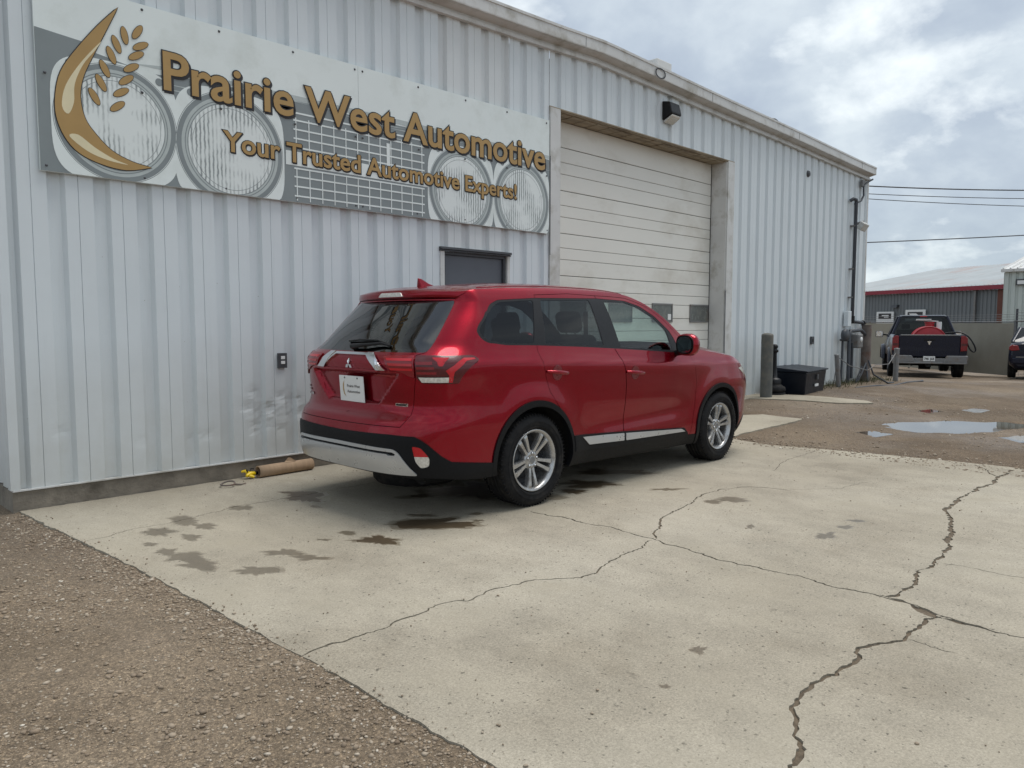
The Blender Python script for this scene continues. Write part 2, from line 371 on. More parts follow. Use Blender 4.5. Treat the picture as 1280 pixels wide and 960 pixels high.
# ------------------------------------------------------------------ ground
def sst(a, b, x):
    t = np.clip((x-a)/(b-a), 0, 1); return t*t*(3-2*t)
def fbm(x, y, s, seed=0):
    return noise.fractal(Vector((x*s, y*s, seed)), .8, 2.0, 5)
def gh(x, y, fine=True):
    bank = .10*float(sst(8.5, 11, x))*float(sst(-3.2, -.7, y))*(1-float(sst(16.5, 18.5, x)))
    h = bank-.34*max(0, min(1.15, (x-15)/10))**1.6*(.6+.4*float(sst(-3, 1, y)))
    near = x < .6
    if x <= .30: h += -.026+.018*float(sst(-.3, .20, x))
    elif x < 6.7 and y < .1 and y > -12: h += -.07
    elif x < 7.1: h += -.004
    else: h += .004
    if fine and x < 40:
        h += (.018 if x < .2 else .010)*fbm(x, y, 1.3)*(min(1, max(.3, (.25-x)*2)) if x < .25 else 1 if x > 7.2 else .3)+.006*fbm(x, y, 7, 3)*(1 if (x < .2 or x > 7.0) else .3)
        if 7 < x < 13.2:
            for pl_, lv in PUDS: h = h+(min(h, lv-.022)-h)*pudf(x, y, pl_)
        if x > 7: h += .012*math.sin(y*5.2+.4*math.sin(x*.8)+x*.35)*math.exp(-((y+4.6)/1.3)**2)
    return h
PUD = [[(9.48,-2.79),(9.8,-2.87),(10.4,-3.29),(10.52,-3.67),(10.89,-3.87),(10.78,-4.11),(10.39,-4.21),(9.93,-4.07),(9.54,-3.97),(9.22,-3.71),(9.03,-3.36),(9.07,-3.1)],
 [(9.12,-4.12),(9.54,-4.35),(9.9,-4.7),(9.28,-4.8),(9.0,-4.43)], [(8.40,-2.82),(8.70,-2.88),(8.60,-3.10),(8.28,-3.06)],
 [(12.1,-3.08),(12.55,-3.12),(12.4,-3.3),(11.95,-3.3)], [(11.36,-2.64),(11.70,-2.68),(11.52,-2.82),(11.26,-2.78)]]
PUDS = [(p, float(sst(8.5, 11, p[0][0]))*.10*float(sst(-3.2, -.7, p[0][1]))+.002) for p in PUD]
def pudf(x, y, pl):
    xs = [p[0] for p in pl]; ys = [p[1] for p in pl]
    if x < min(xs)-.2 or x > max(xs)+.2 or y < min(ys)-.2 or y > max(ys)+.2: return 0
    d = 9; c = False; n = len(pl)
    for i in range(n):
        (x0, y0), (x1, y1) = pl[i], pl[(i+1) % n]; dx, dy = x1-x0, y1-y0
        t = max(0, min(1, ((x-x0)*dx+(y-y0)*dy)/(dx*dx+dy*dy))); d = min(d, math.hypot(x0+dx*t-x, y0+dy*t-y))
        if (y0 > y) != (y1 > y) and x < dx*(y-y0)/dy+x0: c = not c
    d = d if c else -d
    d += .05*noise.noise(Vector((x*5, y*5, 2)))+.03*noise.noise(Vector((x*15, y*15, 2)))
    return max(0, min(1, (d+.07)/.12))
def steps(*segs):
    out = []
    for a, b, d in segs: out += list(np.arange(a, b-1e-6, d))
    return out
gx = steps((-300, -20, 40), (-20, -3, 1.0), (-3, .5, .045), (.5, 7, .35), (7, 13, .05), (13, 30, .3), (30, 60, 3), (60, 700, 60))+[700]
gy = steps((-500, -40, 60), (-40, -8, 1.5), (-8, -.3, .055), (-.3, .5, .1), (.5, 20, 1), (20, 60, 5), (60, 600, 60))+[600]
gv = [(x, y, gh(x, y, -3 < x < 30 and -12 < y < 3)) for y in gy for x in gx]
nx = len(gx)
g = MB(); g.v = gv
g.f = [(j*nx+i, j*nx+i+1, (j+1)*nx+i+1, (j+1)*nx+i) for j in range(len(gy)-1) for i in range(nx-1)]
g.m = [0]*len(g.f); g.sm = [True]*len(g.f)
g.build('ground', M_['dirt'], kind='structure')

def inside(px, py, poly):
    poly = np.asarray(poly); res = np.zeros(len(px), bool); n = len(poly)
    for i in range(n):
        x0, y0 = poly[i]; x1, y1 = poly[(i+1) % n]
        if y0 == y1: continue
        c = ((y0 > py) != (y1 > py)) & (px < (x1-x0)*(py-y0)/(y1-y0)+x0); res ^= c
    return res
def cdt(points, polys, closed=True):
    vs = [Vector(p) for p in points]; es = []
    for pl in polys:
        b = len(vs); vs += [Vector(p) for p in pl]; n = len(pl)
        es += [(b+i, b+(i+1) % n) for i in range(n)]
    v, e, f, *_ = delaunay_2d_cdt(vs, es, [], 0, 1e-5)
    return np.array([tuple(p) for p in v]), np.array([t for t in f if len(t) == 3])
def densify(poly, d, jit=0, seed=0, closed=True):
    out = []; n = len(poly)
    for i in range(n if closed else n-1):
        a, b = Vector(poly[i][:2]), Vector(poly[(i+1) % n][:2]); k = max(1, int((b-a).length/d))
        for q in range(k):
            p = a.lerp(b, q/k)
            if jit:
                p = p+Vector((noise.noise(Vector((p.x*6, p.y*6, seed)))+.5*noise.noise(Vector((p.x*23, p.y*23, seed))), noise.noise(Vector((p.x*6, p.y*6, seed+9)))+.5*noise.noise(Vector((p.x*23, p.y*23, seed+9)))))*jit
            out.append((p.x, p.y))
    if not closed: out.append(tuple(poly[-1][:2]))
    return out
def stroke(line, w, seed=0, jit=.5, d=.018):
    pts = densify(line, d, .030, seed, False); pts = [(a+.010*noise.noise(Vector((a*45, b*45, seed))), b+.010*noise.noise(Vector((a*45, b*45, seed+2)))) for a, b in pts]; Lf, Rt = [], []; n_ = noise.noise
    for i, p in enumerate(pts):
        a = Vector(pts[max(i-1, 0)]); b = Vector(pts[min(i+1, len(pts)-1)]); t = (b-a).normalized(); nrm = Vector((-t.y, t.x))
        ww = w*.5*(1+jit*1.6*n_(Vector((p[0]*9, p[1]*9, seed+3)))+jit*1.3*n_(Vector((p[0]*38, p[1]*38, seed+5))))
        e = min(i, len(pts)-1-i)/3; ww *= min(1, .3+e); ww = max(ww, .0012)
        P = Vector(p); Lf.append(tuple(P+nrm*ww)); Rt.append(tuple(P-nrm*ww*(1+.4*noise.noise(Vector((p[0]*31, p[1]*31, seed))))))
    return Lf+Rt[::-1]
CR = [
 ([(0.23,-3.63),(0.37,-3.61),(0.63,-3.62),(0.83,-3.6),(0.99,-3.58),(1.13,-3.63),(1.29,-3.61),(1.44,-3.63),(1.58,-3.67),(1.76,-3.83),(1.93,-3.81),(2.17,-3.75),(2.45,-3.72),(2.62,-3.69)], .010),
 ([(2.66,-3.68),(2.75,-3.61),(2.99,-3.5),(3.2,-3.41),(3.62,-3.33),(4.01,-3.24),(4.26,-3.24),(4.53,-3.38),(4.64,-3.67)], .012),
 ([(2.64,-2.65),(2.65,-3.01),(2.68,-3.33),(2.64,-3.69),(2.62,-3.89),(2.56,-4.14),(2.58,-4.38),(2.6,-4.6),(2.58,-4.83),(2.6,-4.96),(2.6,-5.05),(2.58,-5.21),(2.52,-5.33),(2.5,-5.45),(2.49,-5.56),(2.49,-5.68),(2.47,-5.85),(2.45,-6.4),(2.5,-7.5)], .012),
 ([(6.9,-4.77),(6.44,-4.74),(6.11,-4.78),(5.7,-4.74),(5.28,-4.73),(4.77,-4.76),(4.43,-4.9),(4.15,-4.97),(3.87,-5.01),(3.8,-5.05),(3.49,-5.08),(3.29,-5.08),(3.05,-5.08),(2.85,-5.11),(2.67,-5.11),(2.61,-5.08)], .026),
 ([(2.51,-5.36),(2.43,-5.32),(2.25,-5.31),(2.12,-5.3),(1.98,-5.25),(1.88,-5.22),(1.78,-5.23),(1.67,-5.24),(1.52,-5.22),(1.41,-5.21),(1.35,-5.2),(1.23,-5.22),(1.12,-5.29),(1.03,-5.34),(0.93,-5.37),(0.86,-5.39),(0.76,-5.43),(.6,-5.5),(.3,-5.6)], .018),
 ([(6.9,-4.5),(6.63,-4.62),(6.46,-4.73)], .015), ([(2.12,-5.32),(2.13,-5.42),(2.12,-5.52)], .007),
 ([(0.12,-1.2),(0.29,-1.15),(0.54,-1.1),(0.85,-1.09),(1.13,-0.99),(1.51,-1.0),(1.89,-1.01),(2.6,-1.0),(4.5,-1.03),(6.6,-1.0)], .007),
 ([(2.60,-5.06),(2.57,-5.2),(2.51,-5.35),(2.49,-5.55)], .035), ([(4.65,-3.6),(4.9,-3.9),(5.4,-4.0)], .005), ([(6.7,-3.0),(5.9,-3.05),(5.3,-3.2)], .006), ([(3.4,-5.12),(3.42,-5.5),(3.5,-5.9)], .006)]
slabA = [(.03,-.004),(.05,-.25),(.15,-1.8),(.23,-3.63),(.24,-4.76),(.3,-9.5),(8.1,-9.5),(7.3,-6.2),(7.05,-5.04),(7.06,-4.74),(6.93,-3.41),(6.72,-2.48),(6.85,-1.93),(6.95,-1.0),(6.95,-.004)]
edge = densify(slabA, .022, .018, 5)
strokes = [stroke(l, w, i*7.3, .8 if w > .02 else .4) for i, (l, w) in enumerate(CR)]
STAINS = [(0.4,-1.78,.04,-.04,-.02,-.05),(0.43,-1.97,.08,-.08,-.03,-.07),(0.43,-2.16,.07,-.08,-.03,-.08),(0.61,-2.47,.07,-.07,-.03,-.06),(0.89,-2.29,.07,-.07,-.03,-.06),(0.93,-2.48,.06,-.06,-.03,-.04),(0.62,-1.56,.04,-.05,-.02,-.05),(0.38,-1.54,.03,-.03,-.01,-.03),(0.53,-1.29,.06,-.06,-.03,-.08),(0.77,-1.13,.06,-.06,-.05,-.12),(0.8,-1.36,.05,-.05,-.03,-.07),(1.21,-1.06,.05,-.05,-.03,-.07),(1.72,-1.07,.1,-.1,-.09,-.15),(1.38,-2.17,.04,-.04,-.02,-.03),(1.92,-2.4,.15,-.15,-.08,-.1),(2.0,-2.16,.07,-.07,-.03,-.03),(1.43,-2.46,.1,-.11,-.05,-.07),(2.31,-2.42,.03,-.03,-.02,-.02),(2.19,-2.56,.03,-.03,-.02,-.02),(1.19,-2.21,.03,-.03,-.01,-.02),(1.74,-0.95,.09,-.09,-.06,-.11),(1.61,-1.41,.03,-.04,-.02,-.04),(3.98,-3.5,.06,-.07,-.06,-.03),(3.82,-3.42,.03,-.03,-.05,-.03),(3.95,-2.93,.07,-.07,-.04,-.02),(3.35,-3.98,.02,-.02,-.04,-.02),(3.49,-4.43,.04,-.04,-.06,-.03),(3.78,-4.43,.03,-.03,-.04,-.02),(4.01,-4.42,.04,-.04,-.03,-.01),(1.41,-4.74,.02,-.02,-.03,-.02),(3.65,-2.34,.16,-.16,-.1,-.08),(4.24,-2.19,.21,-.21,-.1,-.08),(3.33,-2.44,.07,-.07,-.06,-.05),(1.04,-4.82,.012,-.012,-.01,-.01),(2.9,-1.9,.4,-.3,-.25,-.2)]
blobs = []
for i, (x, y, ax, ay, bx, by) in enumerate(STAINS):
    n = 44; pl = []
    for k in range(n):
        t = 2*math.pi*k/n; c, s = math.cos(t), math.sin(t)
        r = 1+.75*noise.noise(Vector((c*1.6, s*1.6, i*3.1)))+.45*noise.noise(Vector((c*5, s*5, i*3.1)))
        pl.append((x+(ax*c+bx*s)*r, y+(ay*c+by*s)*r))
    blobs.append(pl)
halo = [[(x0+(x-x0)*1.22+.012*noise.noise(Vector((x*40, y*40, 1))), y0+(y-y0)*1.22+.012*noise.noise(Vector((x*40, y*40, 5)))) for x, y in pl] for pl, (x0, y0, *_q) in zip(blobs, STAINS)]
pts = [(x+random.uniform(-.04, .04), y+random.uniform(-.04, .04)) for x in np.arange(.4, 7.9, .3) for y in np.arange(-9.3, -.1, .3)]
V, T = cdt(pts, [edge]+strokes+blobs+halo)
cx, cy = V[T].mean(axis=1).T
ins = inside(cx, cy, edge); crk = np.zeros(len(T), bool); mi = np.zeros(len(T), int)
for s in strokes: crk |= inside(cx, cy, s)
for b in halo: mi[inside(cx, cy, b)] = 3
for i, b in enumerate(blobs): mi[inside(cx, cy, b)] = 2 if i in (12, 14, 16, 20, 30, 31, 32, 34) else 1
def slabz(x, y): return .004*fbm(x, y, .35, 8)
def sheet(name, tris, m_i, zoff, mats, skirt, zf=slabz, **kw):
    used = np.unique(tris); idx = {u: i for i, u in enumerate(used)}
    b = MB(); b.v = [(V[u][0], V[u][1], zf(*V[u])+zoff) for u in used]
    ed = {}
    for t, m in zip(tris, m_i):
        t = [idx[q] for q in t]; b.f.append(tuple(t)); b.m.append(int(m)); b.sm.append(True)
        for q in range(3):
            e = (t[q], t[(q+1) % 3]); k = tuple(sorted(e)); ed[k] = None if k in ed else (e, m)
    if skirt:
        for k, v in list(ed.items()):
            if v is None: continue
            (a, c), m = v; p, q = b.v[a], b.v[c]; base = len(b.v)
            b.v += [p, q, (q[0], q[1], q[2]-skirt), (p[0], p[1], p[2]-skirt)]
            b.f.append((base, base+1, base+2, base+3)); b.m.append(int(m)); b.sm.append(False)
    return b.build(name, mats, **kw)
k = ins & ~crk
sheet('concrete_slab', T[k], mi[k], 0, [M_['concrete'], M_['concrete_wet'], M_['concrete_oil'], M_['concrete_damp']], .06, kind='structure')
sheet('crack_dirt', T[ins & crk], mi[ins & crk]*0, -.009, [M_['mud']], 0, kind='structure')
# garage apron, partly buried under the dirt
def drape(name, poly, m, off, jit=.02, d=.08, seed=2, **kw):
    global V
    e = densify(poly, d, jit, seed); a = np.array(e)
    pp = [(x, y) for x in np.arange(a[:, 0].min(), a[:, 0].max(), .12) for y in np.arange(a[:, 1].min(), a[:, 1].max(), .12)]
    V, T2 = cdt(pp, [e]); c = V[T2].mean(axis=1).T; kk = inside(c[0], c[1], e)
    return sheet(name, T2[kk], np.zeros(kk.sum()), off, [m], .05, zf=lambda x, y: gh(x, y, False), **kw)
drape('garage_apron', [(6.99,-.004),(6.99,-1.2),(7.0,-1.9),(7.9,-1.86),(9.06,-1.83),(9.12,-1.2),(8.6,-.7),(8.4,-.3),(8.5,-.004)], M_['concrete'], .016, .03, kind='structure')
drape('garage_apron', [(8.9,-.004),(9.8,-.3),(10.5,-.25),(10.75,-1.03),(10.98,-1.6),(11.56,-1.89),(11.75,-1.7),(11.6,-.9),(11.3,-.004)], M_['concrete'], .016, .04, seed=4, kind='structure')
for i, (p, lv) in enumerate(PUDS):
    a = np.array(p).mean(axis=0); p = [tuple(a+(np.array(q)-a)*1.0+.12*(np.array(q)-a)/np.linalg.norm(np.array(q)-a)) for q in p]
    b = MB(); b.add([(x, y, lv-.004) for x, y in p], [tuple(range(len(p)))]); b.build('puddle', M_['water'], kind='structure')

# loose stones
bm = bmesh.new(); bmesh.ops.create_icosphere(bm, subdivisions=1, radius=1); ico = np.array([v.co[:] for v in bm.verts]); icf = np.array([[v.index for v in f.verts] for f in bm.faces]); bm.free()
def pebbles(name, P, size, **kw):
    n = len(P); k = len(ico)
    s = size[:, None]*rng.uniform(.55, 1.25, (n, 3)); s[:, 2] *= .6
    jit = 1+rng.uniform(-.28, .28, (n, k, 1)); v = ico[None]*jit*s[:, None, :]
    a = rng.uniform(0, 6.28, n); c, q = np.cos(a)[:, None], np.sin(a)[:, None]
    x = v[..., 0]*c-v[..., 1]*q; y = v[..., 0]*q+v[..., 1]*c
    v = np.stack([x, y, v[..., 2]], -1)+P[:, None, :]
    f = (icf[None]+(np.arange(n)*k)[:, None, None]).reshape(-1, 3)
    me = bpy.data.meshes.new(name); me.vertices.add(n*k); me.loops.add(len(f)*3); me.polygons.add(len(f))
    me.vertices.foreach_set('co', v.reshape(-1)); me.loops.foreach_set('vertex_index', f.reshape(-1))
    me.polygons.foreach_set('loop_start', np.arange(len(f))*3); me.update()
    at = me.attributes.new('tone', 'FLOAT', 'POINT'); at.data.foreach_set('value', np.repeat(np.clip(rng.beta(2, 2.5, n), 0, 1), k))
    me.materials.append(M_['pebble']); o = bpy.data.objects.new(name, me); COL.objects.link(o); return tag(o, **kw)
def scatter(n, x0, x1, y0, y1, med, mx, keep=None):
    x = rng.uniform(x0, x1, n); y = rng.uniform(y0, y1, n)
    if keep is not None:
        kk = np.array([keep(a, b) for a, b in zip(x, y)]); x, y = x[kk], y[kk]
    s = np.clip(med*np.exp(rng.normal(0, .55, len(x))), med*.4, mx)
    return np.stack([x, y, np.array([gh(a, b) for a, b in zip(x, y)])+s*.12], -1), s
def patchy(a, b): return noise.noise(Vector((a*1.3, b*1.3, 4)))+.5*noise.noise(Vector((a*4, b*4, 1))) > rng.uniform(-.5, .55)
sedge = lambda y: float(np.interp(-y, [0, 1.8, 3.63, 4.76, 9.5], [.03, .15, .23, .24, .3]))
A1 = scatter(62000, -2.2, .22, -5.9, .0, .0038, .015, lambda a, b: a < sedge(b)-.004 and patchy(a, b))
A2 = scatter(16000, -.16, .25, -5.6, -.05, .0040, .013, lambda a, b: a < sedge(b)-.002 and rng.random() < 1-(sedge(b)-a)/.26)
P = np.concatenate([A1[0], A2[0]]); s = np.concatenate([A1[1], A2[1]])
pebbles('gravel', P, s, kind='stuff', label='loose pale gravel strewn over the brown dirt left of the concrete slab', cat='gravel')
A3 = scatter(9000, 6.75, 13, -6.5, -.1, .006, .022, lambda a, b: a > 6.95-.0*b and patchy(a, b) and not (7 < a < 9.1 and b > -1.85 and rng.random() < .9))
A4 = scatter(1200, 6.55, 7.2, -5.4, -2, .006, .02); A4[0][:, 2] = np.where(A4[0][:, 0] < 7, .002, A4[0][:, 2])
pebbles('gravel', np.concatenate([A3[0], A4[0]]), np.concatenate([A3[1], A4[1]]), kind='stuff', label='coarse stones scattered over the muddy lot around the puddles', cat='gravel')
# crumbs of grit on the slab
A5 = scatter(900, .3, 7, -6.2, -.1, .0028, .007); A5[0][:, 2] = .003
A6 = scatter(2600, .06, .42, -5.5, -.2, .0026, .008, lambda a, b: a > sedge(b)-.01 and rng.random() < math.exp(-(a-sedge(b))/.05)); A6[0][:, 2] = .004
pebbles('grit', np.concatenate([A5[0], A6[0]]), np.concatenate([A5[1], A6[1]]), kind='stuff', label='tiny dark crumbs of grit lying on the concrete slab', cat='grit')

# ------------------------------------------------------------------ workshop building
bld = empty('metal_workshop', (0, 0, 0), label='long blue-white ribbed steel workshop with a personnel door and a tall roll-up garage door', cat='building')
EAVE = [(-.2, 4.56), (3.7, 4.605), (5.84, 4.675), (6.66, 4.715), (9.8, 4.636), (11.9, 4.604), (15.5, 4.511), (16.6, 4.49)]
def ez(x): return float(np.interp(x, [a for a, _ in EAVE], [b for _, b in EAVE]))
PER = .3085; X0J = .2035
PROF = [(0, 0), (.0025, .007), (.006, .0005), (.05, 0), (.105, 0), (.113, .036), (.135, .038), (.16, .038), (.185, .038), (.200, .036), (.226, 0), (.265, 0)]
DENT = [(1.80,.62,.05,.018),(1.87,.74,.06,.012),(1.9,.42,.07,.014),(2.0,.60,.045,.02),(2.12,.70,.06,.016),(2.27,.66,.05,.018),(2.12,.38,.05,.014),(2.33,.53,.05,.02),(1.33,.40,.06,.01),(1.45,.42,.04,.009),(.35,.55,.05,.008),(.9,.42,.05,.006),(1.95,.52,.12,.012),(2.22,.55,.1,.012)]
def siding(name, x0, x1, z0, z1, m, dents=False, wave=1.0):
    xs = []
    kk = math.floor((x0-X0J)/PER)
    while X0J+kk*PER < x1:
        for dx, dy in PROF:
            x = X0J+kk*PER+dx
            if x0+1e-4 < x < x1-1e-4: xs.append((x, dy))
        kk += 1
    def yat(x):
        t = (x-X0J) % PER; return float(np.interp(t, [a for a, _ in PROF]+[PER], [b for _, b in PROF]+[0]))
    xs = [(x0, yat(x0))]+xs+[(x1, yat(x1))]
    top = (lambda x: ez(x)) if z1 is None else (lambda x: z1)
    if dents: zs = list(np.arange(z0, 1.0, .03))+[1.0, 1.3, 1.7, 2.2, 2.8, 3.4, 4.0]
    else: zs = list(np.arange(z0, 4.3, .6)) if (z1 is None or z1 > 4.3) else list(np.arange(z0, z1-.05, .6))
    zs.append(None); b = MB()
    for z in zs:
        for x, y in xs:
            zz = top(x) if z is None else z; d = 0
            if dents and zz < 1.1:
                for a, c, r, h in DENT:
                    q = ((x-a)**2+(zz-c)**2)/r**2
                    if q < 9: d += .65*h*math.exp(-q)*(1+.8*noise.noise(Vector((x*25, zz*25, 1))))
            d += wave*.0022*noise.noise(Vector((x*1.7, 0, zz*.9)))
            b.v.append((x, y+d, zz))
    n = len(xs)
    b.f = [(j*n+i, j*n+i+1, (j+1)*n+i+1, (j+1)*n+i) for j in range(len(zs)-1) for i in range(n-1)]
    b.m = [0]*len(b.f); b.sm = [False]*len(b.f)
    return b.build(name, m, bld)
siding('siding', .05, 4.012, .15, None, M_['siding'], True)
siding('siding', 4.016, 5.066, 2.185, None, M_['siding_old'])
siding('siding', 5.070, 5.76, .15, None, M_['siding'])
siding('siding', 5.764, 10.306, 4.0, None, M_['siding'])
siding('siding', 10.31, 16.20, .10, None, M_['siding'])
b = MB(); b.box((0, .004, -.3), (4.1, .25, .142)); b.box((5.0, .004, -.3), (5.95, .25, .142)); b.box((10.1, .004, -.3), (16.25, .25, .095)); b.box((0, .25, -.3), (.25, 14, .142))
b.split('foundation', M_['founda'], bld)
b = MB()   # base flashing, corner trims
b.box((.0, -.012, .142), (4.012, .03, .152)); b.box((5.07, -.012, .142), (5.75, .03, .152)); b.box((10.32, -.012, .10), (16.2, .03, .112))
b.box((16.20, -.008, .09), (16.265, .02, 4.48)); b.box((16.26, .02, .09), (16.266, .08, 4.48))
b.split('corner_trim', M_['trim'], bld)
b = MB(); b.box((-.012, -.008, .153), (.05, -.003, 4.58)); b.box((-.012, -.002, .153), (-.006, .07, 4.58)); b.split('corner_trim', M_['siding'], bld)
b = MB()   # end wall
yy = list(np.arange(.07, 14, .1))
for z in (.15, 4.6): b.v += [(.03*((i//1) % 3 == 0), y, z) for i, y in enumerate(yy)]
n = len(yy); b.f = [(i, i+1, n+i+1, n+i) for i in range(n-1)]; b.m = [0]*len(b.f); b.sm = [False]*len(b.f)
b.build('end_wall', M_['siding'], bld)
b = MB(); b.box((16.22, .05, -.2), (16.25, 14, 4.45)); b.build('end_wall', M_['siding'], bld)
# eave: lower moulding, fascia, drip edge
b = MB(); st = list(np.arange(-.15, 16.2, .25))+[16.22]
prof = [(.0, -.012), (-.05, -.010), (-.052, .028), (-.03, .032), (-.03, .062), (-.125, .085), (-.165, .088), (-.168, .100), (-.168, .215), (-.178, .217), (-.178, .247), (-.14, .252), (.5, .285)]
for x in st: b.v += [(x, y, ez(x)+z-.012+.004*noise.noise(Vector((x*.9, y, 0)))) for y, z in prof]
n = len(prof); b.f = [(i*n+j, i*n+j+1, (i+1)*n+j+1, (i+1)*n+j) for i in range(len(st)-1) for j in range(n-1)]
b.f.append(tuple(range((len(st)-1)*n, len(st)*n)))
b.m = [0]*len(b.f); b.sm = [False]*len(b.f); fas = b.build('fascia', M_['trim'], bld)
b = MB()
for x in (3.2, 6.25, 9.3, 12.35, 15.4): b.box((x, -.1705, ez(x)+.085), (x+.006, -.1665, ez(x)+.205))
b.split('fascia_joint', M_['seam'], fas)
b = MB(); b.add([(-.15, .5, 4.83), (16.22, .5, 4.77), (16.22, 7, 5.4), (-.15, 7, 5.4), (16.22, 13.8, 4.77), (-.15, 13.8, 4.83)], [(0, 1, 2, 3), (3, 2, 4, 5)]); b.build('roof', M_['trim'], bld)
# fascia sticker
b = MB(); b.lathe([(.115, 0), (.115, .004), (.094, .004), (.094, 0)], 40, 0, 'Y', Matrix.Translation((7.87, -.182, ez(7.87)+.135)) @ Matrix.Diagonal((1.1, -1, .62, 1)), smooth=False, closed=True)
stk = b.build('fascia_badge', M_['ink'], fas)
# personnel door
dr = empty('personnel_door'); dr.parent = bld
b = MB(); b.box((4.105, .05, .03), (4.995, .09, 2.105)); b.build('door_leaf', M_['greydoor'], dr, bevel=.004)
b = MB(); b.box((4.012, -.010, .142), (4.07, .11, 2.15)); b.box((5.03, -.010, .142), (5.07, .11, 2.15)); b.split('door_casing', M_['trim'], dr)
b = MB(); b.box((4.07, .02, .03), (4.105, .11, 2.135)); b.box((4.995, .02, .03), (5.03, .11, 2.135)); b.box((4.105, .02, 2.105), (4.995, .11, 2.135)); b.split('door_frame', M_['dgrey'], dr)
b = MB(); b.box((4.0, -.035, 2.153), (5.08, .02, 2.180)); b.box((4.0, -.02, 2.135), (5.08, .02, 2.151)); b.split('drip_cap', M_['dgrey'], dr, bevel=.003)
b = MB()
for z in (1.86, 1.05, .25): b.tube([(4.112, .04, z-.05), (4.112, .04, z+.05)], .009)
b.split('hinge', M_['galv'], dr)
b = MB(); b.tube([(4.92, .05, 1.0), (4.92, -.01, 1.0)], .022, 14); b.tube([(4.92, -.01, 1.0), (4.83, -.012, 1.0)], .01, 10); b.build('handle', M_['galv'], dr)
# garage opening: jamb trims, returns, header
b = MB()
b.box((5.764, -.02, -.02), (5.95, .03, 3.985)); b.box((10.10, -.02, 0), (10.306, .03, 3.985))
b.box((5.95, .0, -.02), (5.975, .30, 3.97)); b.box((10.075, .0, -.02), (10.10, .30, 3.97))
jb = b.split('door_jamb', M_['trim'], bld)[0]
b = MB(); b.box((10.079, -.0235, .6), (10.096, -.0205, 1.9)); b.box((5.757, -.024, 2.2), (5.7655, -.018, 3.4)); b.split('cracked_sealant', M_['seam'], jb)
b = MB(); b.box((5.95, .0, 3.972), (10.10, .32, 3.998)); 
for i in range(16): 
    x = 5.98+i*.255; b.box((x, .01+.03*random.random(), 3.960-random.random()*.008), (x+.23, .25, 3.971))
b.box((5.76, -.014, 3.985), (10.31, -.002, 4.0)); b.build('soffit', M_['wood'], bld)
# sectional door
gd = empty('garage_door'); gd.parent = bld
b = MB(); b.box((6.0, .285, -.02), (10.055, .33, 3.96)); b.build('door_backing', M_['seam'], gd)
lines = []
z = 3.636
while z > 0: lines += [z, z-.19, z-.34]; z -= .55
lines = [3.96]+[q for q in sorted(lines, reverse=True) if q > 0]+[0.0]
b = MB()
for a, c in zip(lines[:-1], lines[1:]):
    sag = .002*random.random(); main = any(abs(a-(3.636-.55*k)) < 1e-3 for k in range(8)); g_ = .006 if main else .0035
    b.box((6.0, .268+sag, c+.002), (10.055, .284, a-g_))
b.split('door_section', M_['cream'], gd, bevel=.004, seg=2)
for i, (x0, x1) in enumerate([(6.27, 6.82), (7.33, 7.885), (8.40, 8.955), (9.467, 10.02)]):
    b = MB(); z0, z1 = 1.375, 1.665
    b.box((x0, .252, z0), (x1, .267, z0+.025)); b.box((x0, .252, z1-.025), (x1, .267, z1)); b.box((x0, .252, z0+.025), (x0+.022, .267, z1-.025)); b.box((x1-.022, .252, z0+.025), (x1, .267, z1-.025))
    w = b.build('window', M_['galv'], gd); b = MB(); b.box((x0+.022, .260, z0+.025), (x1-.022, .2665, z1-.025)); b.build('pane', M_['glass_win'], w)
    if i == 2: b = MB(); b.box((x1-.13, .257, z0+.04), (x1-.04, .2595, z0+.13)); b.build('paper_note', M_['white'], w)
b = MB(); b.box((10.055, .27, 0), (10.075, .3, 3.96)); b.box((5.975, .27, 0), (6.0, .3, 3.96)); b.split('weather_seal', M_['black'], gd)

# ------------------------------------------------------------------ shop sign
sg = empty('shop_sign', (0, -.035, 0), label='long white and grey banner sign with gold crescent and lettering high on the wall', cat='sign')
def text_obj(name, s, x0, x1, zb, cap, m, y, off=0.0, ext=.001, parent=None, bev=0, dx=0, dz=0, fit=True, axis='wall'):
    c = bpy.data.curves.new('txt', 'FONT'); c.body = s; c.resolution_u = 4
    o = bpy.data.objects.new('txt', c); COL.objects.link(o); bpy.context.view_layer.update()
    w = o.dimensions.x; k = cap/.70; sx = (x1-x0)/w if fit else k
    c.offset = off/k; c.extrude = ext/k; c.bevel_depth = bev/k
    bpy.context.view_layer.update(); dg = bpy.context.evaluated_depsgraph_get()
    me = bpy.data.meshes.new_from_object(o.evaluated_get(dg)); bpy.data.objects.remove(o)
    # x -> world x, y -> world z, z -> -y
    for v in me.vertices:
        a, b_, h = v.co; v.co = (x0+a*sx+dx, y-h*k, zb+b_*k+dz)
    me.materials.clear(); me.materials.append(m)
    r = bpy.data.objects.new(name, me); COL.objects.link(r)
    if parent: r.parent = parent
    return r
b = MB(); b.box((.265, 0, 2.45), (2.979, .02, 3.81)); b.box((2.982, 0, 2.45), (5.725, .02, 3.81)); b.build('panel', M_['signwhite'], sg)
def flat(b, poly, y, th=.001): b.prism(poly, y, y-th, 'Y')
def ell(cx, cz, a, c, n=64, rot=0, t0=0, t1=2*math.pi):
    ca, sa = math.cos(rot), math.sin(rot)
    return [(cx+a*math.cos(t)*ca-c*math.sin(t)*sa, cz+a*math.cos(t)*sa+c*math.sin(t)*ca) for t in [t0+(t1-t0)*i/n for i in range(n)]]
def clipz(poly, lo=2.452, hi=3.8): return [(x, min(max(z, lo), hi)) for x, z in poly]
b = MB(); rr = random.Random(3)
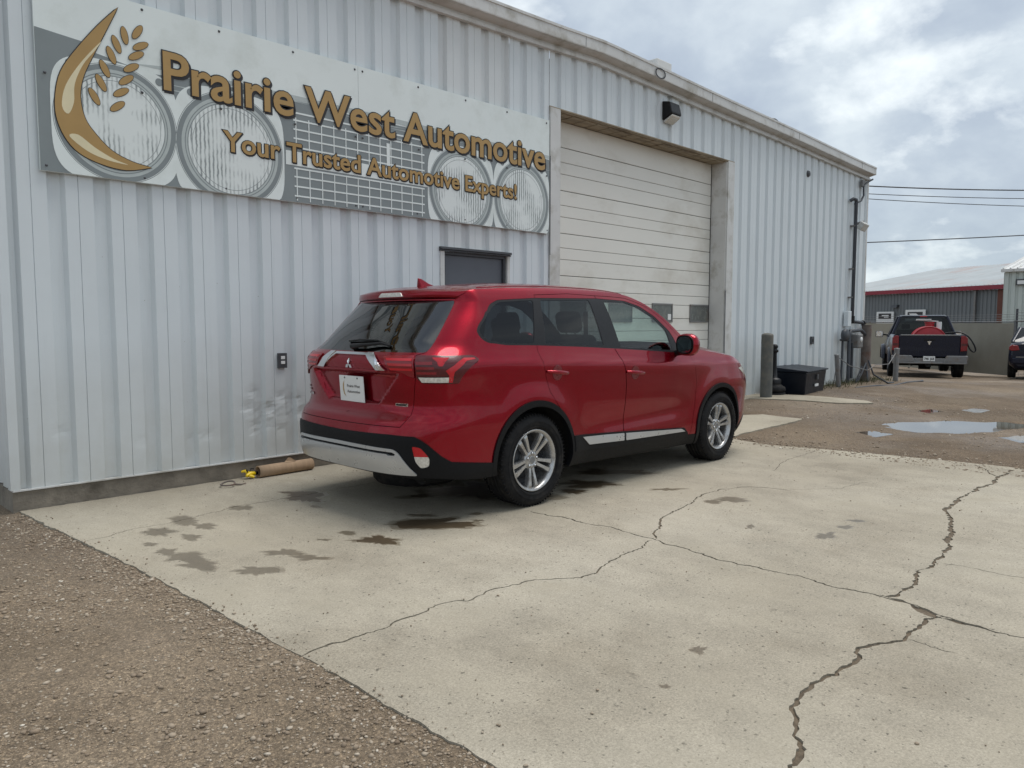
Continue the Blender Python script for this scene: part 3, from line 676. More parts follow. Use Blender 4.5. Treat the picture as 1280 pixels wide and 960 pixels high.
top = [(.267, 3.45), (.60, 3.42), (.605, 3.37), (1.05, 3.30), (1.5, 3.34)]+[(1.5+i*.21, 3.345+.012*rr.uniform(-1, 1)) for i in range(1, 20)]+[(5.723, 3.34)]
flat(b, [(.267, 2.452)]+[(5.723, 2.452)]+top[::-1], -.001); b.build('grey_band', M_['signgrey'], sg)
b = MB()
flat(b, [(.9, 3.345), (1.5, 3.35), (5.72, 3.35), (5.72, 3.39), (3.0, 3.40), (1.2, 3.385)], -.0005, .0003)
for i in range(26):
    x = rr.uniform(.3, 5.4); z = rr.uniform(3.2, 3.36); flat(b, [(x, z), (x+rr.uniform(.1, .5), z-.004), (x+rr.uniform(.1, .4), z+.008)], -.0025-i*.00001, .0003)
b.build('scratched_print', M_['signmid'], sg)
LC = [(.80, 2.87, .44), (1.70, 2.82, .47), (4.30, 2.79, .465), (5.25, 2.79, .462)]
bz = MB(); dk = MB(); lt = MB(); ln = MB(); bo = MB()
for i, (cx, cz, r) in enumerate(LC):
    # rounded square bezel
    n = 56; sq = [(cx+r*1.03*math.copysign(abs(math.cos(t))**.5, math.cos(t)), cz+r*1.03*math.copysign(abs(math.sin(t))**.5, math.sin(t))) for t in [2*math.pi*k/n for k in range(n)]]
    sq = [(min(max(x, .27), 5.72), z) for x, z in sq]
    y = -.003-.0002*i
    flat(bz, clipz(sq), y, .0008)
    def ring(B, r0, r1, yy, th=.0006):
        a = clipz(ell(cx, cz, r0, r0, 72)); c = clipz(ell(cx, cz, r1, r1, 72)); n = 72
        a = [(min(max(x, .27), 5.72), z) for x, z in a]; 
        vs = [(x, yy, z) for x, z in a]+[(x, yy, z) for x, z in c]
        B.add(vs, [(k, (k+1) % n, n+(k+1) % n, n+k) for k in range(n)])
    ring(dk, r*.985, r*.90, y-.0012); ring(lt, r*.90, r*.80, y-.0014); ring(dk, r*.845, r*.83, y-.002); ring(dk, r*.80, r*.785, y-.0018); ring(dk, r*.72, r*.712, y-.0019); ring(dk, r*1.005, r*.995, y-.0011)
    pl = clipz(ell(cx, cz, r*.785, r*.785, 72)); ln.add([(x, y-.0016, z) for x, z in pl], [tuple(range(72))])
    for a in (50, 130):
        q = (cx+r*1.12*math.cos(R(a)), cz+r*1.12*math.sin(R(a))); 
        if .3 < q[0] < 5.7: bo.add([(x, y-.0024, z) for x, z in ell(q[0], q[1], .03, .03, 16)], [tuple(range(16))])
bz.split('headlamp_bezel', M_['signwhite'], sg); dk.split('headlamp_ring', M_['signgrey'], sg); lt.split('headlamp_rim', M_['signmid'], sg); ln.split('headlamp_lens', M_['lensprint'], sg); bo.split('headlamp_bolt', M_['signgrey'], sg)
b = MB()
for z in [2.50, 2.585, 2.67, 2.745, 2.93, 3.01, 3.09, 3.17]: b.box((2.28, -.0042, z), (3.78, -.0030, z+.014))
for i in range(12):
    x = 2.30+i*.131
    b.box((x, -.0052, 2.465), (x+.010, -.0044, 2.75)); b.box((x, -.0052, 2.90), (x+.010, -.0044, 3.20))
b.box((2.2, -.0040, 2.775), (3.84, -.0030, 2.90)); b.box((2.24, -.004, 3.235), (3.84, -.003, 3.25)); b.box((3.30, -.0058, 2.9), (3.34, -.0054, 3.14))
b.build('grille_lines', M_['signwhite'], sg)
CRS = [(.83,3.735),(.68,3.56),(.52,3.34),(.42,3.17),(.38,3.0),(.38,2.85),(.43,2.71),(.52,2.61),(.67,2.55),(.85,2.53),(1.035,2.575),(.89,2.60),(.75,2.66),(.64,2.765),(.57,2.87),(.545,3.02),(.572,3.17),(.65,3.35),(.73,3.52)]
def smooth(poly, k=4, sharp=(0, 10)):
    out = []; n = len(poly)
    for i in range(n):
        p0, p1, p2, p3 = [Vector(poly[(i+j) % n]) for j in (-1, 0, 1, 2)]
        if i in sharp: p0 = p1
        if (i+1) % n in sharp: p3 = p2
        for q in range(k):
            t = q/k; out.append(tuple(.5*((2*p1)+(p2-p0)*t+(2*p0-5*p1+4*p2-p3)*t*t+(3*p1-p0-3*p2+p3)*t**3)))
    return out
cs = smooth(CRS)
b = MB(); c0 = Vector((.55, 3.0)); flat(b, cs, -.007, .003); crs = b.build('crescent', M_['gold'], sg)
b = MB(); flat(b, smooth([(.70, 3.45), (.56, 3.27), (.45, 3.08), (.42, 2.93), (.46, 2.88), (.50, 2.97), (.51, 3.1), (.57, 3.25), (.66, 3.38)], 4, ()), -.0102, .0005)
flat(b, smooth([(.46, 2.72), (.58, 2.63), (.72, 2.585), (.86, 2.572), (.76, 2.60), (.63, 2.665), (.52, 2.74)], 4, ()), -.0102, .0005); b.build('sheen', M_['goldlite'], crs)
b = MB(); ed = [( (p-Vector(q)).length) for p, q in []]
cc = [Vector(p) for p in cs]; cen = Vector((.6, 2.9))
out = []
for i, p in enumerate(cc):
    t = (cc[(i+1) % len(cc)]-cc[i-1]).normalized(); out.append(tuple(p+Vector((-t.y, t.x))*-.006))
out2 = [tuple(2*p-Vector(o)) for p, o in zip(cc, out)]
flat(b, out if abs(sum((out[i][0]*out[(i+1) % len(out)][1]-out[(i+1) % len(out)][0]*out[i][1]) for i in range(len(out)))) > abs(sum((out2[i][0]*out2[(i+1) % len(out)][1]-out2[(i+1) % len(out)][0]*out2[i][1]) for i in range(len(out)))) else out2, -.0062, .0006)
b.build('crescent_edge', M_['ink'], sg)
GR = [((.87,3.54),10),((.965,3.59),-32),((.81,3.46),22),((.985,3.49),-60),((.77,3.37),22),((.95,3.41),-58),((.72,3.26),26),((.91,3.31),-58),((.69,3.15),28),((.87,3.21),-52),((.64,3.04),30),((.83,3.11),-58),((.80,3.0),-52)]
for (x, z), a in GR:
    q = ell(x, z, .024, .064, 24, R(a)); b = MB(); flat(b, q, -.0075, .002); gn = b.build('wheat_grain', M_['gold'], sg)
    b = MB(); flat(b, ell(x, z, .028, .068, 24, R(a)), -.0068, .0005); b.build('grain_edge', M_['ink'], gn)
TL = [('lettering', 'Prairie West Automotive', 1.125, 5.60, 3.205, .292, .0075), ('tagline', 'Your Trusted Automotive Experts!', 1.63, 5.14, 2.805, .165, .0045)]
for nm, s, x0, x1, zb, cap, o_ in TL:
    t1 = text_obj(nm, s, x0, x1, zb, cap, M_['gold'], -.012, o_, .002, sg)
    text_obj('letter_outline', s, x0, x1, zb, cap, M_['ink'], -.008, o_+.008*cap/.29+.002, .0015, t1)
    text_obj('drop_shadow', s, x0, x1, zb, cap, M_['ink'], -.0065, o_+.006*cap/.29+.002, .001, t1, dx=.014*cap/.29, dz=-.013*cap/.29)
b = MB()
for x in (.31, 1.0, 1.62, 2.3, 2.94, 3.02, 3.7, 4.35, 5.0, 5.68):
    for z in (2.49, 3.14, 3.77): b.lathe([(0, -.006), (.009, -.005), (.011, 0)], 8, 0, 'Y', Matrix.Translation((x+rr.uniform(-.02, .02), -.013 if z == 3.14 else 0, z)))
sc_ = b.build('screw', M_['dgrey'], sg); sc_['kind'] = 'stuff'

# ------------------------------------------------------------------ things on and by the wall
t = empty('wall_light', (8.32, 0, 4.40), label='black wedge-shaped wall light above the garage door', cat='wall light')
b = MB(); b.prism([(-.0, .15), (-.13, .12), (-.165, -.02), (-.165, -.05), (0, -.12)], -.13, .13, 'X'); b.build('housing', M_['black'], t, bevel=.015)
b = MB(); b.prism([(-.02, -.122), (-.16, -.058), (-.15, -.09), (-.03, -.160)], -.11, .11, 'X'); b.build('lens', M_['clearlens'], t, bevel=.008)
t = empty('outlet_box', (2.13, -.002, 1.02), label='small dark outlet with two pale sockets on the wall left of the red car', cat='outlet')
b = MB(); b.box((-.045, -.022, -.068), (.045, 0, .068)); b.build('cover', M_['dgrey'], t, bevel=.004)
for z in (-.032, .012): b = MB(); b.box((-.018, -.026, z), (.022, -.0225, z+.028)); b.build('socket', M_['white'], t, bevel=.003)
t = empty('switch_box', (13.52, -.002, .98+.05), label='tiny dark switch box on the wall above the chest', cat='switch')
b = MB(); b.box((-.06, -.035, -.075), (.06, 0, .075)); b.build('cover', M_['dgrey'], t, bevel=.006); b = MB(); b.box((-.02, -.045, -.03), (.02, -.036, .03)); b.build('lever', M_['black'], t, bevel=.003)
t = empty('wall_vent', (13.14, -.002, 4.2), label='small dark oval vent cap high on the wall beyond the garage door', cat='vent')
b = MB(); b.lathe([(0, -.03), (.05, -.03), (.06, -.01), (.065, 0)], 20, 0, 'Y'); b.build('cap', M_['dgrey'], t); b = MB(); b.box((-.03, -.034, -.004), (.03, -.031, .004)); b.build('slot', M_['black'], t)
# roof things
t = empty('roof_box', (8.95, .62, 5.0), label='low pale sheet metal box on the roof above the oval fascia badge', cat='roof unit')
b = MB(); b.box((-.2, -.15, 0), (.2, .15, .40)); b.build('housing', M_['trim'], t, bevel=.01); b = MB(); b.box((-.33, -.05, .30), (-.21, .05, .345)); b.build('bracket', M_['dgrey'], t, bevel=.006)
t = empty('vent_pipe', (5.93, 1.0, 5.0), label='short black pipe standing up from the roof above the sign end', cat='roof pipe')
b = MB(); b.tube([(0, 0, 0), (0, 0, .505)], .035, 16); b.build('pipe', M_['black'], t); b = MB(); b.lathe([(.036, .45), (.041, .455), (.041, .50), (.03, .507)], 16); b.build('collar', M_['dgrey'], t)
t = empty('roof_ventilator', (12.94, .7, 4.9), label='low dark mushroom ventilator on the roof beyond the garage door', cat='roof vent')
b = MB(); b.tube([(0, 0, 0), (0, 0, .36)], .07, 16); b.build('neck', M_['galv'], t); b = MB(); b.lathe([(.02, .43), (.12, .40), (.16, .36), (.15, .34), (.05, .35)], 20); b.build('cap', M_['black'], t)

# bollards
def bollard(x, y, z, h, r, tx, ty, m, lab, cat='bollard', cap=True):
    t = empty('bollard', (x, y, z), label=lab, cat=cat)
    b = MB(); b.tube([(0, 0, -.05), (tx*.5, ty*.5, h*.5), (tx, ty, h)], r, 24, caps=not cap); b.build('post', m, t)
    if cap: b = MB(); M = Matrix.Translation((tx, ty, h)); b.lathe([(r, 0), (r*.93, .018), (r*.6, .035), (0, .042)], 24, M=M); b.build('cap', m, t)
    else: b = MB(); b.lathe([(r*1.08, -.01), (r*1.08, .012), (0, .02)], 16, M=Matrix.Translation((tx, ty, h))); b.build('cap', m, t)
    return t
M_['boll'] = mat('weathered_bollard', (.105, .108, .10), .7, var=.2, vs=5, grime=(.16, .14, .11), gs=5, bmp=.15)
bollard(10.84, -.40, .06, 1.10, .098, 0, 0, M_['boll'], 'thick grey steel bollard standing beside the garage door opening')
bollard(13.9, -.42, .08, .66, .045, -.10, .02, M_['galv'], 'short leaning grey post near the chest, tied with cord to the pipes', 'post', False)
bollard(16.75, -.55, .08, .72, .055, .03, 0, M_['galv'], 'short grey post just in front of the pickup left taillight', 'post', False)
b = MB(); b.tube([(13.82, -.42, .70), (14.2, -.5, .52), (14.9, -.6, .40), (15.3, -.62, .50), (16.2, -.58, .48), (16.75, -.55, .72)], .008, 6)
b.tube([(13.82, -.42, .70), (14.0, -.3, .35), (14.3, -.15, .08)], .008, 6)
tag(b.build('barrier_cord', M_['galv']), 'slack grey cord strung between the two short posts', 'cord')
# black exercise-bar-like stand behind the bollard
t = empty('floor_stand', (11.42, -.26, .085), label='black post on a stack of round rubber weights behind the thick bollard', cat='stand')
b = MB(); b.lathe([(0, 0), (.19, 0), (.20, .03), (.19, .07), (.15, .085), (0, .09)], 32); b.build('base_weight', M_['rubber'], t)
b = MB(); b.lathe([(0, .09), (.195, .09), (.20, .12), (.185, .165), (.14, .19), (.12, .21), (0, .22)], 32); b.build('base_weight', M_['rubber'], t)
b = MB(); b.lathe([(.12, .21), (.125, .28), (.10, .31), (.055, .33), (.04, .5), (.034, .78)], 24); b.build('post', M_['black'], t)
b = MB(); b.lathe([(.034, .76), (.06, .78), (.06, .81), (.035, .83), (.05, .85), (.055, .88), (.03, .91), (0, .915)], 20); b.build('knob', M_['black'], t)
# navy utility chest
t = empty('storage_chest', (12.35, -.30, .075), R(7), label='dark navy storage chest with sloped black lid sitting on the dirt against the wall', cat='chest')
w_, d_, h_ = 1.30, .62, .42
b = MB(); vs = [(-.57, -.27, 0), (.57, -.27, 0), (.57, .27, 0), (-.57, .27, 0), (-.62, -.31, h_), (.62, -.31, h_), (.62, .31, h_), (-.62, .31, h_)]
b.add(vs, [(0,3,2,1),(4,5,6,7),(0,1,5,4),(1,2,6,5),(2,3,7,6),(3,0,4,7)]); b.build('tub', M_['chest'], t, bevel=.018)
b = MB(); vs = [(-.65, -.34, h_+.003), (.65, -.34, h_+.003), (.65, .33, h_+.003), (-.65, .33, h_+.003), (-.65, -.34, h_+.03), (.65, -.34, h_+.03), (.64, .33, h_+.09), (-.64, .33, h_+.09)]
b.add(vs, [(0,3,2,1),(4,5,6,7),(0,1,5,4),(1,2,6,5),(2,3,7,6),(3,0,4,7)]); b.build('lid', M_['chest'], t, bevel=.012)
b = MB(); b.box((-.03, -.335, .27), (.05, -.315, .36)); b.build('latch', M_['dgrey'], t, bevel=.006)
b = MB(); b.box((-.10, -.318, .15), (.10, -.305, .195)); b.build('sticker', M_['white'], t)
# cardboard roll and yellow spray head
t = empty('cardboard_roll', (2.09, -.10, .052), R(2), label='brown cardboard tube lying on the slab against the wall base', cat='cardboard tube')
b = MB(); b.lathe([(.044, -.27), (.052, -.27), (.053, -.1), (.051, .1), (.052, .27), (.044, .27), (.044, -.27)], 28, 0, 'X'); b.build('tube', M_['cardboard'], t)
b = MB(); b.add([(-.02, -.02, .05), (.10, -.02, .051), (.05, -.005, .088), (.03, 0, .09), (.0, .0, .062)], [(0, 1, 2, 3, 4)]); b.build('torn_flap', M_['cardboard'], t)
t = empty('spray_nozzle', (1.78, -.085, .03), R(4), label='yellow hose spray nozzle with black trigger beside the cardboard tube', cat='spray nozzle')
b = MB(); b.tube([(-.07, -.02, .0), (-.03, -.01, .012), (.02, 0, .008)], [.012, .022, .018], 12); b.tube([(-.03, -.01, .01), (-.05, .03, .035), (-.075, .05, .03)], [.016, .014, .010], 10); b.tube([(-.04, -.02, 0), (-.01, -.05, -.012)], [.015, .010], 8); b.build('body', M_['yellow'], t)
b = MB(); b.tube([(.02, 0, .008), (.05, 0, .01)], .015, 12); b.tube([(-.02, 0, .03), (.0, .02, .05), (.03, .03, .045)], .006, 8); b.tube([(-.045, 0, .03), (-.06, -.01, .052)], .007, 8); b.build('trigger', M_['black'], t)
t = empty('iron_ring', (1.47, -.27, .008), label='small dark iron ring lying on the slab in front of the wall', cat='ring')
b = MB(); P_ = [(.055*math.cos(a), .055*math.sin(a), .012+.016*max(0, math.sin(a+1))) for a in [i*math.pi/12 for i in range(25)]]; b.tube(P_, .007, 8); b.build('ring', M_['rust'], t)
b = MB(); b.tube([(.05, -.01, .006), (.10, -.03, .0), (.15, -.02, .002)], [.008, .006, .004], 8); b.build('shank', M_['rust'], t)

# services on the far end of the wall
t = empty('gas_riser', (15.45, 0, 0), label='black downpipe with elbows running down the far end of the wall', cat='pipe')
b = MB(); b.tube([(-.26, -.02, 3.92), (-.24, -.08, 3.96), (-.12, -.09, 3.96), (-.1, -.09, 3.9), (-.10, -.09, 1.46), (-.06, -.09, 1.40), (.45, -.10, 1.38), (.53, -.1, 1.30)], .036, 14); b.build('pipe', M_['pipe'], t)
b = MB()
for z in (3.4, 2.5, 1.9): b.box((-.16, -.10, z), (-.04, .0, z+.03))
b.split('pipe_clamp', M_['galv'], t)
b = MB(); b.tube([(-.10, -.09, 1.36), (-.10, -.09, 1.52)], .05, 14); b.tube([(.48, -.1, 1.38), (.56, -.1, 1.38)], .05, 12); b.split('elbow', M_['black'], t)
t = empty('gas_meter', (15.15, -.12, 0), label='grey gas meter with regulator and bent pipes at the building corner', cat='gas meter')
b = MB(); b.tube([(.83, -.05, -.1), (.83, -.05, 1.33)], .10, 18); b.build('standpipe', M_['rust'], t)
b = MB(); b.tube([(.0, 0, .1), (.0, 0, 1.12), (.05, 0, 1.2), (.55, -.03, 1.22), (.75, -.05, 1.12)], .038, 12); b.tube([(-.42, .02, 1.02), (.4, 0, 1.0)], .022, 10); b.tube([(-.30, .02, 1.0), (-.33, .02, .1)], .024, 10); b.tube([(.12, -.02, .95), (.12, -.02, .2)], .03, 10); b.build('pipe', M_['pipe'], t)
b = MB(); b.lathe([(0, -.05), (.11, -.05), (.13, -.02), (.13, .02), (.11, .05), (0, .05)], 24, 0, 'Y', Matrix.Translation((-.38, -.06, 1.12))); b.build('regulator', M_['pipe'], t)
b = MB(); b.box((.10, -.16, .84), (.36, .02, 1.14)); b.build('meter_body', M_['galv'], t, bevel=.03)
b = MB(); b.lathe([(0, -.012), (.05, -.012), (.055, 0)], 20, 0, 'Y', Matrix.Translation((.23, -.162, 1.02))); b.build('dial', M_['white'], t)
b = MB(); b.box((-.10, -.0, 1.3), (.08, .10, 1.62)); b.build('meter_box', M_['siding'], t, bevel=.01)
b = MB(); b.tube([(.3, -.05, .02), (.5, -.1, .3), (.72, -.1, .5)], .02, 8); b.tube([(.1, -.1, .05), (.35, -.15, .45)], .015, 8); b.tube([(.6, -.2, .05), (.75, -.1, .45)], .018, 8); b.split('brace', M_['pipe'], t)
t = empty('flood_light', (15.68, -.02, 3.50), label='pale boxy floodlight angled out from the wall corner', cat='flood light')
b = MB(); b.box((-.08, -.22, -.08), (.09, -.08, .09), M=Matrix.Rotation(R(35), 4, 'X') @ Matrix.Rotation(R(-20), 4, 'Z')); b.build('housing', M_['trim'], t, bevel=.02)
b = MB(); b.tube([(0, .02, 0), (0, -.12, .02)], .03, 10); b.build('arm', M_['galv'], t)
t = empty('service_cable', (15.5, -.02, 4.1), label='thin dark cable looped down from the eave at the far corner', cat='cable')
b = MB(); b.tube([(.65, -.1, .38), (.5, -.08, .32), (.28, -.05, .22), (.3, -.05, .0), (.2, -.04, -.12), (-.12, -.03, -.22)], .02, 8); b.build('cable', M_['pipe'], t)
b = MB(); b.box((.2, -.06, .18), (.34, 0, .32)); b.build('junction', M_['galv'], t, bevel=.01)
# weeds and hose at the foot of the pipes
b = MB(); b.tube([(14.0, -.7, .10), (14.7, -.85, .11), (15.3, -1.0, .09), (16.2, -.95, .1), (17.5, -.9, .06), (18.1, -.7, .03)], .018, 8)
b.tube([(15.2, -.5, .6), (15.25, -.6, .3), (15.5, -.8, .12), (16.0, -.75, .10)], .018, 8)
tag(b.build('ground_hose', M_['pipe']), 'dark hose lying on the dirt beside the gas meter', 'hose')
b = MB(); rw = random.Random(5)
for i in range(900):
    x = rw.uniform(12.9, 17.2); y = -.03-abs(rw.gauss(0, .22)); z = gh(x, y); h = rw.uniform(.03, .15); a = rw.uniform(0, 6.28); w_ = .006; lx, ly = rw.gauss(0, .04), rw.gauss(0, .04)
    b.add([(x-w_*math.cos(a), y-w_*math.sin(a), z), (x+w_*math.cos(a), y+w_*math.sin(a), z), (x+lx, y+ly, z+h)], [(0, 1, 2)])
M_['weed'] = mat('dry_weeds', (.085, .085, .04), .8, var=.4, vs=8)
b.build('weeds', M_['weed'], label='low dry weeds along the foot of the wall by the gas meter', cat='weeds', kind='stuff')

# ------------------------------------------------------------------ the red crossover
car = empty('red_crossover', (1.67, -1.67, 0), label='wet-looking dark red metallic crossover parked parallel to the wall on the concrete', cat='car')
def interp(tab, x):
    if x <= tab[0][0]: return tab[0][1]
    for i in range(len(tab)-1):
        if x <= tab[i+1][0]:
            a, b = tab[i], tab[i+1]
            t = (x-a[0])/(b[0]-a[0])
            return a[1]+(b[1]-a[1])*t
    return tab[-1][1]
def spl(tab, x):
    # monotone-ish cubic (Catmull) interpolation
    n = len(tab)
    if x <= tab[0][0]: return tab[0][1]
    if x >= tab[-1][0]: return tab[-1][1]
    i = 0
    while x > tab[i+1][0]: i += 1
    x0, y0 = tab[i]; x1, y1 = tab[i+1]; h = x1-x0
    d = (y1-y0)/h
    def sl(j):
        if j <= 0: return (tab[1][1]-tab[0][1])/(tab[1][0]-tab[0][0])
        if j >= n-1: return (tab[-1][1]-tab[-2][1])/(tab[-1][0]-tab[-2][0])
        d0 = (tab[j][1]-tab[j-1][1])/(tab[j][0]-tab[j-1][0])
        d1 = (tab[j+1][1]-tab[j][1])/(tab[j+1][0]-tab[j][0])
        return 0 if d0*d1 <= 0 else 2*d0*d1/(d0+d1)
    m0, m1 = sl(i), sl(i+1); t = (x-x0)/h
    return ((2*t**3-3*t*t+1)*y0+(t**3-2*t*t+t)*h*m0+(-2*t**3+3*t*t)*y1+(t**3-t*t)*h*m1)
def sstep(a, b, x):
    t = min(1, max(0, (x-a)/(b-a))); return t*t*(3-2*t)
WZ = [(.18,.80),(.27,.862),(.36,.885),(.45,.888),(.55,.889),(.65,.893),(.78,.898),(.90,.903),(.98,.906),(1.03,.904),(1.055,.890),(1.09,.872),(1.15,.850),(1.2,.835),(1.35,.785),(1.5,.722),(1.57,.685),(1.62,.648),(1.66,.60),(1.70,.55)]
RZ = [(.18,.14),(.26,.07),(.34,.03),(.46,.0),(.56,.0),(.64,.01),(.70,.035),(.74,.085),(.80,.105),(.92,.095),(1.02,.09),(1.08,.085),(1.13,.105),(1.17,.14),(1.35,.305),(1.50,.455),(1.528,.48),(1.54,.464),(1.56,.456),(1.58,.466),(1.60,.50),(1.64,.55),(1.70,.60)]
FZ = [(.18,4.54),(.30,4.64),(.45,4.73),(.6,4.74),(.75,4.71),(.85,4.65),(.95,4.52),(1.05,4.34),(1.15,4.14)]
XR, XF = .75, 3.95
def Wf(x, z):
    s = .04*(x-2.1)*sstep(.6,1.0,z)*(1-sstep(1.2,1.5,z))
    w = spl(WZ, z+s)
    # lower door scoop
    w -= .016*math.exp(-((z-.56-.03*(x-2.3))/.10)**2)*sstep(1.55,2.0,x)*(1-sstep(2.9,3.3,x))
    for hx in (1.085,3.765):
        d = math.hypot(x-hx, z-.36)
        w += .022*math.exp(-((d-.42)/.12)**2)*(1-sstep(.85,1.0,z))
    w *= 1-.035*sstep(2.9,4.2,x)-.02*(1-sstep(.7,1.6,x))
    return w
def S(u, z):
    """u: -.25 (rear centre) .. .75 (rear corner) .. side = x .. 3.95 .. 4.95 (front centre); returns x,y,z with y>=0"""
    if u < XR:
        ph = (u+.25)/1.0*math.pi/2
        R = spl(RZ, z); a = XR-R; w = Wf(XR, z)
        n = 3.9 if z < .95 else 3.9-.7*sstep(.95,1.5,z)
        c, s = max(0,math.cos(ph)), max(0,math.sin(ph))
        x = XR-a*c**(2/n); y = w*s**(2/n)
        x += .075*(y/w)**2*c**(2/n)*sstep(1.10, 1.22, z)*(1-sstep(1.56, 1.64, z))
        # the wide rear shoulder and the plate recess
        if y < .52 and .76 < z < 1.03:
            hw = .29+1.05*(z-.80)
            k = 1-sstep(hw, hw+.035, y)
            x += .040*k*sstep(.785,.812,z)*(1-sstep(1.0,1.018,z))
        return (x, y, z)
    if u <= XF: return (u, Wf(u, z), z)
    ph = (4.95-u)*math.pi/2
    Fz = spl(FZ, z); a = Fz-XF; w = Wf(XF, z); n = 3.2
    c, s = max(0,math.cos(ph)), max(0,math.sin(ph))
    return (XF+a*c**(2/n), w*s**(2/n), z)

HUBS = (1.10, 3.785)
def Sv(u, z, side=1):
    x, y, zz = S(max(-.25, min(4.95, u)), z); return Vector((x, -side*y, zz))
def Nv(u, z, side=1):
    e = .006; u0, u1 = max(-.25, u-e), min(4.95, u+e)
    if u <= -.2499: return Vector((-1, 0, 0)) if abs(z-1.35) > 3 else (lambda d: Vector((-d.z, 0, d.x)).normalized())((Sv(u, z+e)-Sv(u, z-e)))
    du = Sv(u1, z, side)-Sv(u0, z, side); dz = Sv(u, z+e, side)-Sv(u, z-e, side)
    n = du.cross(dz)
    if side < 0: n = -n
    n.normalize(); return n
# arc-length domain coordinate
US = np.array(list(np.linspace(-.25, -.2, 60))+list(np.linspace(-.199, 5, 1)) if False else sorted(set(list(np.linspace(-.25, -.20, 80))+list(np.linspace(-.2, 4.95, 1100)))))
PQ = np.array([Sv(u, .85)[:] for u in US]); QS = np.concatenate([[0], np.cumsum(np.linalg.norm(np.diff(PQ, axis=0), axis=1))])
u2q = lambda u: float(np.interp(u, US, QS)); q2u = lambda q: float(np.interp(q, QS, US)); QE = float(QS[-1])
TOPE = [(-.25, 1.582), (.4, 1.580), (.75, 1.600), (1.2, 1.624), (1.7, 1.634), (2.1, 1.63), (2.45, 1.605), (2.65, 1.555), (2.85, 1.465), (3.0, 1.375), (3.15, 1.27), (3.3, 1.165), (3.42, 1.115), (3.6, 1.09), (3.85, 1.06), (4.1, 1.015), (4.35, .965), (4.6, .925), (4.95, .90)]
BOTE = [(-.25, .335), (.3, .33), (.74, .285), (1.5, .25), (3.3, .215), (4.1, .22), (4.95, .24)]
def ze(u): return spl(TOPE, u)
def rp(poly): return [(u2q(a), b) for a, b in poly]
def arc(cx, cz, rx, rz, t0, t1, n=36, p=1.0):
    return [(cx+rx*math.copysign(abs(math.cos(R(t)))**p, math.cos(R(t))), cz+rz*math.copysign(abs(math.sin(R(t)))**p, math.sin(R(t)))) for t in [t0+(t1-t0)*i/n for i in range(n+1)]]
def rnd(poly, r=.02, n=4):
    out = []; m = len(poly)
    for i in range(m):
        p = Vector(poly[i]); a = Vector(poly[i-1]); c = Vector(poly[(i+1) % m])
        da, dc = (a-p), (c-p); ra = min(r, da.length*.45); rc = min(r, dc.length*.45)
        s, e = p+da.normalized()*ra, p+dc.normalized()*rc
        for k in range(n+1):
            t = k/n; out.append(tuple(s*(1-t)**2+p*2*t*(1-t)+e*t*t))
    return out
def inset(poly, d):
    P = [Vector(p) for p in poly]; n = len(P); A = sum(P[i].x*P[(i+1) % n].y-P[(i+1) % n].x*P[i].y for i in range(n)); s = 1 if A > 0 else -1
    out = []
    for i in range(n):
        a, b_, c = P[i-1], P[i], P[(i+1) % n]; t1 = (b_-a); t2 = (c-b_)
        if t1.length < 1e-7 or t2.length < 1e-7: out.append(tuple(b_)); continue
        t1.normalize(); t2.normalize(); n1 = Vector((-t1.y, t1.x))*s; n2 = Vector((-t2.y, t2.x))*s; m = n1+n2
        if m.length < .2: out.append(tuple(b_)); continue
        m.normalize(); k = d/max(.4, m.dot(n1)); out.append(tuple(b_+m*k))
    return out
def x2u(x, z):
    if x < XR:
        n = 3.9 if z < .95 else 3.9-.7*sstep(.95, 1.5, z); a = XR-spl(RZ, z); return -.25+math.acos(min(1, max(0, (XR-x)/a))**(n/2))*2/math.pi
    if x > XF: return 4.95-math.acos(min(1, (x-XF)/(spl(FZ, z)-XF))**(3.2/2))*2/math.pi
    return x
X2 = lambda pl: [(x2u(a, b_), b_) for a, b_ in pl]
OR_, IR_ = X2(arc(1.095, .36, .432, .432, 205, -25, 60)), X2(arc(1.10, .36, .398, .386, 210, -30, 60))
OF_, IF_ = X2(arc(3.775, .36, .450, .415, 205, -25, 60)), X2(arc(3.785, .36, .415, .372, 210, -30, 60))
DLO = rnd([(.634,1.303),(.672,1.258),(.735,1.213),(.85,1.199),(1.159,1.192),(1.70,1.169),(2.179,1.143),(3.04,1.090),(3.075,1.115),(3.05,1.20),(2.99,1.285),(2.804,1.421),(2.621,1.508),(2.43,1.551),(2.05,1.563),(1.3,1.549),(.893,1.526),(.80,1.492),(.762,1.455),(.652,1.338)], .03)
GQ = rnd([(.665,1.302),(.70,1.262),(.752,1.226),(.86,1.213),(1.135,1.207),(1.268,1.532),(.90,1.510),(.80,1.462),(.682,1.336)], .03)
GRr = rnd([(1.262,1.203),(1.345,1.534),(1.945,1.548),(1.965,1.172)], .02)
GF = rnd([(2.19,1.155),(2.135,1.540),(2.42,1.537),(2.61,1.494),(2.79,1.408),(2.93,1.30),(2.955,1.24),(2.965,1.115)], .02)
RD = [(1.300,1.574),(1.16,1.198),(1.155,1.15),(1.163,1.107),(1.20,.96),(1.239,.844),(1.317,.745),(1.42,.63),(1.50,.50),(1.53,.40),(1.55,.318),(2.176,.292),(2.196,.45),(2.201,.612),(2.203,.845),(2.185,.96),(2.155,1.046),(2.105,1.139),(2.045,1.587),(1.7,1.594)]
